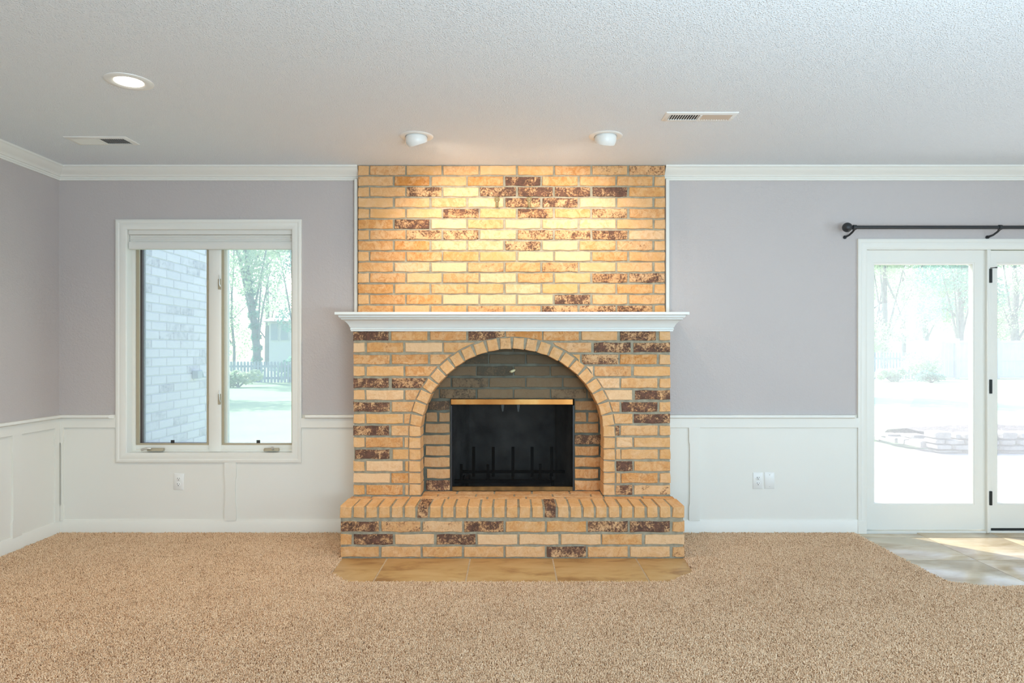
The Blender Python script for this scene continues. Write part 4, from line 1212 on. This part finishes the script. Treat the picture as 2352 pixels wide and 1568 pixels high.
def vent(px0, px1, py0, py1, lb, warm, steep):
    xa, ya = CP(px0, py1); xb, yb = CP(px1, py0)
    d0 = (CEIL - EYE) * F / (CY - py1); d1 = (CEIL - EYE) * F / (CY - py0)
    dn, df = max(d0, d1), min(d0, d1)
    x0, x1 = RX(px0, df), RX(px1, df)
    y0, y1 = df, dn
    cx, cy = (x0 + x1) / 2, (y0 + y1) / 2
    e_ = empty('air_vent', (cx, cy, CEIL), lb, 'vent', 'ceiling air vents')
    fw = 0.026
    z = CEIL
    fr = MB().loft([[(x0 + a, y0 + a, z - h), (x1 - a, y0 + a, z - h), (x1 - a, y1 - a, z - h), (x0 + a, y1 - a, z - h)] for a, h in ((0, 0.0), (0.001, 0.003), (0.008, 0.007), (fw, 0.008), (fw, 0.001))], caps=False)
    fr.build('frame', M['vent'], e_)
    MB().box(x0 + fw, x1 - fw, y0 + fw, y1 - fw, z - 0.0015, z - 0.0005).build('duct', M['duct'], e_)
    MB().box(cx - 0.006, cx + 0.006, y0 + fw, y1 - fw, z - 0.009, z - 0.0015).build('divider', M['vent'], e_)
    for side in (0, 1):
        a, b = (x0 + fw, cx - 0.006) if side == 0 else (cx + 0.006, x1 - fw)
        n = 12
        for k in range(n):
            xc = a + (b - a) * (k + 0.5) / n
            hw = (b - a) / n * (0.34 if side == steep else 0.42)
            t = -1 if side == 0 else 1
            m_ = MB().loft([[(xc - hw, yy, z - 0.0085 if t < 0 else z - 0.003), (xc - hw, yy, z - 0.0075 if t < 0 else z - 0.002), (xc + hw, yy, z - 0.002 if t < 0 else z - 0.0075), (xc + hw, yy, z - 0.003 if t < 0 else z - 0.0085)] for yy in (y0 + fw, y1 - fw)])
            m_.build('louver', M['vent_tan'] if warm and side == 1 else M['vent'], e_)
    MB().tube([(x1 - fw + 0.002, cy, z - 0.006), (x1 - fw + 0.008, cy, z - 0.014)], 0.002, 6).build('damper_lever', M['silver'], e_)
vent(1531, 1698, 257, 276.5, 'white ceiling vent with tan louvers on the patio door side', True, 0)
vent(144, 288, 313, 331.5, 'all-white ceiling vent in the corner above the window', False, 1)

# picture hangers on the upper brick
for px, mt, lb in ((1141.5, M['old_brass'], 'brass picture hanger on a pale brick above the mantel'), (1215.5, M['old_brass'], 'brass picture hanger on a dark brick above the mantel')):
    x_, z_ = RX(px, DU), RZ(465, DU)
    s = 1 / 333
    hg = MB().poly_y([(x_ - 5 * s, z_ + 12 * s), (x_ + 5 * s, z_ + 12 * s), (x_ + 6 * s, z_ + 6 * s), (x_ + 3 * s, z_ - 0 * s), (x_ + 3 * s, z_ - 11 * s), (x_ - 3 * s, z_ - 11 * s), (x_ - 3 * s, z_ - 0 * s), (x_ - 6 * s, z_ + 6 * s)], DU - 0.005, DU + 0.002)
    o = hg.build('picture_hanger', mt, bevel=0.0008, label=lb, cat='picture hanger', group='picture hangers on the brick')
    for k in (8, 2):
        MB().lathe([(0.0026, 0), (0.0026, -0.003), (0.0012, -0.004)], (x_, DU - 0.0045, z_ + k * s), 10, axis=(0, 1, 0), caps=True).build('nail', M['silver'], o)
    MB().tube([(x_, DU - 0.003, z_ - 11 * s), (x_, DU - 0.014, z_ - 12 * s), (x_, DU - 0.016, z_ - 8 * s)], 0.0035, 8).build('hook', mt, o)

# ------------------------------------------------------------------ outside
GZ = -0.15
MB().box(-60, 70, DW + 0.16, 90, GZ - 0.2, GZ).build('ground', M['lawn'], label='sunlit mown lawn behind the house', cat='lawn', kind='structure')
PAT = [(1.2, DW + 0.16), (9.0, DW + 0.16), (9.0, 9.9), (5.6, 9.75), (4.4, 10.6), (2.6, 10.4), (1.2, 9.0)]
patio = MB().poly_z(PAT, GZ - 0.02, GZ + 0.012).build('patio', M['concrete'], label='pale concrete patio outside the glazed door', cat='patio', kind='structure')
cj = MB()
cj.tube([(4.3, 7.1, GZ + 0.0125), (4.75, 7.42, GZ + 0.0125), (5.2, 7.38, GZ + 0.0125)], 0.006, 4)
cj.build('crack', M['util'], patio)

# brick wing of the house to the left of the window
WXP = -3.05
wing = MB().box(WXP - 0.35, WXP - 0.013, DW + 0.16, 7.10, GZ, 5.2).build('wall_wing', M['mortar_out'], label='pale brick wall of the house wing outside the window', cat='wall', kind='structure')  # unseen upper part made tall to keep sun off the window
KO = Kit(M['brick_out'], 0.05, 0.0016)
DARK_W = {(1, 4): .8, (2, 1): .7, (2, 2): .6, (2, 4): .7, (7, 2): .7, (7, 3): .75, (9, 2): .6, (9, 3): .7, (10, 3): .7, (10, 2): .6}
rw_ = random.Random(11)
for r_ in range(31):
    z1 = EYE + 1.02 - 0.0776 * r_
    y_ = 5.02 - (0.127 if r_ % 2 else 0)
    i = 0
    while y_ < 7.09:
        a, b = max(y_, 4.99), min(y_ + 0.244, 7.10)
        if b - a > 0.05:
            dk = DARK_W.get((r_ - 1, i - 2)) or (rw_.uniform(.5, .85) if rw_.random() < 0.2 else 0.15)
            KO.put(wing, a, b, z1 - 0.0665, z1, WXP, rot='side', dark=dk, pale=rw_.uniform(.2, 1))
        y_ += 0.254
        i += 1
ux = WXP
ub = empty('utility_box', (ux, 6.55, RZ(870, 6.55)), 'small grey utility box fixed to the brick wing', 'utility box')
MB().box(ux + 0.004, ux + 0.06, 6.50, 6.60, RZ(869, 6.55), RZ(851, 6.55)).build('housing', M['util'], ub, bevel=0.004)
MB().tube([(ux + 0.02, 6.60, RZ(853, 6.55)), (ux + 0.02, 6.66, RZ(851, 6.6)), (ux + 0.012, 6.70, RZ(856, 6.6)), (ux + 0.012, 6.72, RZ(866, 6.6)), (ux + 0.012, 6.78, RZ(867, 6.6))], 0.008, 8).build('conduit', M['util'], ub)

# low dry-stone wall at the patio's edge
sw = empty('garden_wall', (5.9, 9.4, GZ), 'low dry stone garden wall edging the patio', 'garden wall')
def stone(px0, px1, py0, py1, d, th=0.22, seed=0):
    r = random.Random(seed)
    x0, x1, z0, z1 = RX(px0, d), RX(px1, d), RZ(py1, d), RZ(py0, d)
    cx, cz, hw, hh = (x0 + x1) / 2, (z0 + z1) / 2, (x1 - x0) / 2 - 0.004, (z1 - z0) / 2 - 0.003
    n = 8
    def loop(k, y):
        pts = []
        for i in range(n):
            t = 2 * math.pi * (i + 0.5) / n
            sx = math.copysign(abs(math.cos(t)) ** 0.35, math.cos(t)); sz = math.copysign(abs(math.sin(t)) ** 0.35, math.sin(t))
            pts.append((cx + hw * k * sx * r.uniform(.93, 1.0), y + r.uniform(-.008, .008), cz + hh * k * sz * r.uniform(.92, 1.0)))
        return pts
    MB().loft([loop(.86, d - 0.02), loop(1.0, d + 0.015), loop(1.0, d + th)]).build('stone', M['stone'], sw, smooth=35)
ST = [(2143, 2187, 990.5, 1008, 9.35), (2192, 2207, 996, 1008, 9.4), (2211, 2252, 995.5, 1009, 9.35), (2254, 2294, 993, 1009, 9.33), (2296, 2339, 991, 1009, 9.33), (2341, 2385, 992, 1008, 9.33), (2387, 2440, 991, 1009, 9.33),
      (2144, 2172, 1008, 1019.5, 9.33), (2172, 2218, 1009.5, 1021, 9.33), (2218, 2262, 1010, 1021, 9.33), (2262, 2295, 1009.5, 1022, 9.33), (2296, 2334, 1009.5, 1022.5, 9.33), (2336, 2390, 1009, 1022.5, 9.33), (2391, 2440, 1010, 1022, 9.33),
      (2146, 2188, 1020.5, 1032, 9.31), (2188, 2246, 1021.5, 1033.5, 9.31), (2246, 2296, 1022.5, 1034, 9.31), (2297, 2362, 1023.5, 1034.5, 9.31), (2363, 2440, 1023, 1034, 9.31),
      (2150, 2215, 1033.5, 1039, 9.36), (2216, 2300, 1034.5, 1040, 9.36), (2301, 2440, 1035, 1040, 9.36),
      (2034, 2072, 996, 1004, 10.3), (2073, 2098, 997, 1004, 10.2), (2094, 2131, 997.5, 1008, 9.9), (2051, 2071, 1004, 1019, 10.1), (2071, 2098, 1006, 1022, 9.95), (2088, 2112, 1012, 1025, 9.8), (2108, 2146, 1010, 1030, 9.55), (2014, 2036, 1001, 1013, 10.6), (2035, 2051, 1003, 1015, 10.35)]
for i, s in enumerate(ST):
    stone(*s, seed=i)
md = MB()
n = 26
loops = []
for k in range(7):
    t = k / 6
    loops.append([(6.05 + 4.4 * i / n, 9.66 + 1.6 * t, GZ + (0.22 + 0.13 * math.sin(math.pi * t) * math.sin(math.pi * min(1, (i + 2) / 18)) + random.uniform(-.015, .015)) * (1 - t) ** 0.25 * (0 if t == 1 else 1)) for i in range(n + 1)])
md.add([p for l in loops for p in l], [(k * (n + 1) + i, k * (n + 1) + i + 1, (k + 1) * (n + 1) + i + 1, (k + 1) * (n + 1) + i) for k in range(6) for i in range(n)])
md.build('mulch_bed', M['mulch'], kind='stuff', label='dark mulch bed mounded behind the low stone wall', cat='garden bed')

# trees and shrubs
def leaves_mesh(name, centres, radii, n, size, mat, seed):
    r = np.random.default_rng(seed)
    centres = np.array(centres, float); radii = np.array(radii, float)
    w = radii ** 2; w /= w.sum()
    k = r.choice(len(centres), n, p=w)
    d = r.normal(size=(n, 3)); d /= np.linalg.norm(d, axis=1)[:, None]
    p = centres[k] + d * (radii[k] * r.uniform(0.45, 1.05, n) ** 0.6)[:, None] * np.array([1, 1, 0.8])
    u = r.normal(size=(n, 3)); u /= np.linalg.norm(u, axis=1)[:, None]
    v = np.cross(u, r.normal(size=(n, 3))); v /= np.linalg.norm(v, axis=1)[:, None]
    s = size * r.uniform(0.6, 1.3, n)[:, None]
    V = np.stack([p - u * s, p - v * s * .6, p + u * s, p + v * s * .6], 1).reshape(-1, 3)
    me = bpy.data.meshes.new(name)
    me.vertices.add(4 * n)
    me.vertices.foreach_set('co', V.astype(np.float32).ravel())
    me.loops.add(4 * n); me.loops.foreach_set('vertex_index', np.arange(4 * n, dtype=np.int32))
    me.polygons.add(n); me.polygons.foreach_set('loop_start', np.arange(0, 4 * n, 4, dtype=np.int32))
    me.update(calc_edges=True)
    me.materials.append(mat)
    return me
def tree(x, y, h, cr, mat, n, size, seed, label, lean=0.0, trunk=0.2, low=0.35, ivy=False, bare=0.0, cat='tree', group='trees beyond the lawn'):
    r = random.Random(seed)
    t = empty('tree', (x, y, GZ), label, cat, group)
    tp = [(x + lean * k / 5 + r.uniform(-.08, .08), y, GZ + h * 0.8 * k / 5) for k in range(6)]
    m_ = MB().tube(tp, [trunk * (1.25 - 0.17 * k) for k in range(6)], 10)
    cs, rs = [], []
    for k in range(9):
        a = r.uniform(0, 6.28)
        z = GZ + h * r.uniform(low, 0.92)
        f = 1 - abs((z - GZ) / h - 0.6) * 0.9
        q = (x + lean * 0.6 + math.cos(a) * cr * 0.62 * f, y + math.sin(a) * cr * 0.5 * f, z)
        b = tp[min(4, 1 + k % 4)]
        m_.tube([b, ((b[0] + q[0]) / 2, (b[1] + q[1]) / 2, (b[2] + q[2]) / 2 + 0.2), q], [trunk * .4, trunk * .25, trunk * .08], 6)
        cs.append(q); rs.append(cr * r.uniform(.35, .55))
    cs.append((x + lean, y, GZ + h * .78)); rs.append(cr * .6)
    m_.build('trunk', M['bark'], t, weld=False)
    if n:
        o = bpy.data.objects.new('foliage', leaves_mesh('foliage', [(a - x, b - y, c - GZ) for a, b, c in cs], rs, n, size, mat, seed))
        link(o, t, (x, y, GZ))
    if ivy:
        pc = []
        for k in range(16):
            u = k / 15 * 4.99
            i = int(u); f = u - i
            pc.append(tuple(tp[i][j] + (tp[i + 1][j] - tp[i][j]) * f - (x, y, GZ)[j] for j in range(3)))
        o = bpy.data.objects.new('ivy', leaves_mesh('ivy', pc, [trunk * 1.6] * 16, 2600, 0.07, M['leaf_b'], seed + 50))
        link(o, t, (x, y, GZ))
    return t
def at(px, d): return RX(px, d)
tree(at(594, 31), 31, 9.5, 2.5, M['leaf_a'], 6760, 0.070, 1, 'ivy-clad tree standing behind the picket fence, seen through the window', lean=-0.7, trunk=0.16, low=.5, ivy=True)
tree(at(535, 40), 40, 10, 3.2, M['leaf_c'], 7800, 0.087, 2, 'light green tree at the mullion side of the window view', trunk=0.07, low=.08)
tree(at(680, 37), 37, 10, 2.0, M['leaf_b'], 4680, 0.075, 3, 'slim blue-green tree at the fireplace side of the window view', trunk=0.16, low=.3)
tree(at(615, 66), 66, 15, 5.5, M['leaf_c'], 4600, 0.139, 4, 'pale tall tree far behind the ivy-clad tree', low=.3)
tree(at(2030, 45.5), 45.5, 10, 3.2, M['leaf_c'], 9360, 0.099, 5, 'light green tree behind the picket fence, seen through the patio door', low=.12)
tree(at(2125, 53), 53, 13, 4.2, M['leaf_a'], 9880, 0.104, 6, 'broad green tree behind the gate end of the board fence', low=.22)
tree(at(2205, 38.5), 38.5, 10, 2.6, M['leaf_b'], 6240, 0.081, 7, 'blue-green tree over the board fence beside the door mullion', low=.35)
tree(at(2075, 76), 76, 17, 7, M['leaf_c'], 10920, 0.174, 8, 'pale tall tree far behind the others in the patio door view', low=.2)
tree(at(2332, 47), 47, 11, 2.6, M['leaf_a'], 3900, 0.070, 9, 'open-branched pine over the board fence at the frame edge', trunk=0.24, low=.3)
tree(at(2270, 66), 66, 15, 5.5, M['leaf_c'], 8320, 0.151, 10, 'pale tall tree far behind the open-branched pine', low=.2)
tree(-11.6, 22.6, 9, 2.3, M['leaf_a'], 5200, 0.09, 41, 'leafy yard tree hidden past the brick wing, shading the lawn', low=.35, group='yard trees')
tree(7.2, 22.6, 9, 2.4, M['leaf_a'], 5200, 0.09, 42, 'leafy yard tree behind the wall between window and patio door, shading the lawn', low=.35, group='yard trees')
def shrub(x, y, w, h, mat, n, size, seed, label):
    r = random.Random(seed)
    s = empty('shrub', (x, y, GZ), label, 'shrub', 'shrubs along the fences')
    cs = [(r.uniform(-w, w) * .6, r.uniform(-.3, .3), h * r.uniform(.25, .65)) for _ in range(7)]
    o = bpy.data.objects.new('foliage', leaves_mesh('foliage', cs, [h * .38] * 7, n, size, mat, seed))
    link(o, s, (x, y, GZ))
    m_ = MB()
    for c in cs:
        m_.tube([(x, y, GZ), (x + c[0] * .6, y + c[1] * .6, GZ + c[2] * .7), (x + c[0], y + c[1], GZ + c[2])], [.03, .02, .006], 5)
    m_.build('stems', M['bark'], s, weld=False)
shrub(at(548, 26.5), 26.5, 1.0, 0.75, M['leaf_c'], 1500, 0.07, 21, 'low pale shrub in front of the picket fence, seen through the window')
shrub(at(655, 30), 30.6, 1.1, 1.3, M['leaf_b'], 1400, 0.08, 22, 'blue-green shrub behind the picket fence near the window frame')
shrub(at(2048, 31.5), 31.5, 1.0, 0.7, M['leaf_a'], 1500, 0.07, 23, 'low green shrub at the foot of the picket fence, seen through the patio door')
shrub(at(2113, 31.9), 31.9, 0.6, 1.5, M['leaf_a'], 1300, 0.07, 24, 'upright green shrub at the end of the board fence')
shrub(at(2140, 30.3), 30.3, 0.6, 0.6, M['leaf_b'], 1000, 0.06, 25, 'small blue-green shrub at the foot of the board fence')

# fences
def picket_fence(pa, pb, d, py_top, py_bot, pitch, label, group):
    x0, x1 = at(pa, d), at(pb, d)
    e_ = empty('picket_fence', ((x0 + x1) / 2, d, GZ), label, 'fence', group)
    zt, zb = RZ(py_top, d), GZ
    x = x0
    while x < x1:
        w = 0.045
        MB().poly_y([(x - w, zb + .04), (x + w, zb + .04), (x + w, zt - .05), (x + w * .6, zt), (x - w * .6, zt), (x - w, zt - .05)], d - 0.012, d + 0.012).build('picket', M['fence'], e_)
        x += pitch
    for f in (0.25, 0.78):
        z = zb + (zt - zb) * f
        MB().box(x0 - .1, x1 + .1, d + 0.012, d + 0.05, z - .045, z + .045).build('rail', M['fence'], e_)
picket_fence(508, 860, 29.5, 830, 880, 0.145, 'grey picket fence across the lawn, seen through the window', 'picket fences at the lawn end')
picket_fence(1995, 2108, 33.0, 809, 868, 0.15, 'grey picket fence behind the low shrub, seen through the patio door', 'picket fences at the lawn end')
bf = empty('board_fence', (at(2250, 35), 35, GZ), 'tall pale board privacy fence at the lawn end, seen through the patio door', 'fence')
bx0, bx1 = at(2116, 35), at(2420, 35)
ztop = RZ(782, 35)
x = bx0
i = 0
while x < bx1:
    MB().box(x, x + 0.19, 35, 35.022, GZ + 0.03, ztop + random.uniform(-.01, .01)).build('board', M['fence_pale'], bf)
    x += 0.2
for z in (RZ(786, 35), RZ(826, 35), RZ(864, 35)):
    MB().box(bx0, bx1, 34.93, 35.0, z - .05, z + .05).build('rail', M['fence_pale'], bf)
for px in (2118, 2198, 2290, 2380):
    MB().box(at(px - 3.5, 34.9), at(px + 3.5, 34.9), 34.80, 34.93, GZ, RZ(777, 35)).build('post', M['fence_pale'], bf)

# house beyond the fence
hs = empty('house', (at(660, 48), 48, GZ), 'pale house with a gabled roof beyond the fence, seen through the window', 'house')
hx0, hx1 = at(618, 48), at(760, 48)
MB().box(hx0, hx1, 48, 54, GZ, RZ(738, 48)).build('wall', M['house'], hs)
MB().loft([[(hx0 - .5, 47.4, RZ(738, 48)), (hx0 - .5, 54.6, RZ(738, 48)), (hx0 + 1.6, 51, RZ(705, 48))], [(hx1 + .5, 47.4, RZ(738, 48)), (hx1 + .5, 54.6, RZ(738, 48)), (hx1 - .5, 51, RZ(705, 48))]]).build('roof', M['roof'], hs)
for a, b in ((622, 640), (644.5, 664)):
    f_ = MB().box(at(a, 48), at(b, 48), 47.93, 48, RZ(783, 48), RZ(741, 48)).build('window', M['house'], hs)
    MB().box(at(a + 1.2, 48), at(b - 1.2, 48), 47.90, 47.94, RZ(781, 48), RZ(743, 48)).build('pane', M['house_glass'], f_)
print('objects', len(bpy.data.objects))
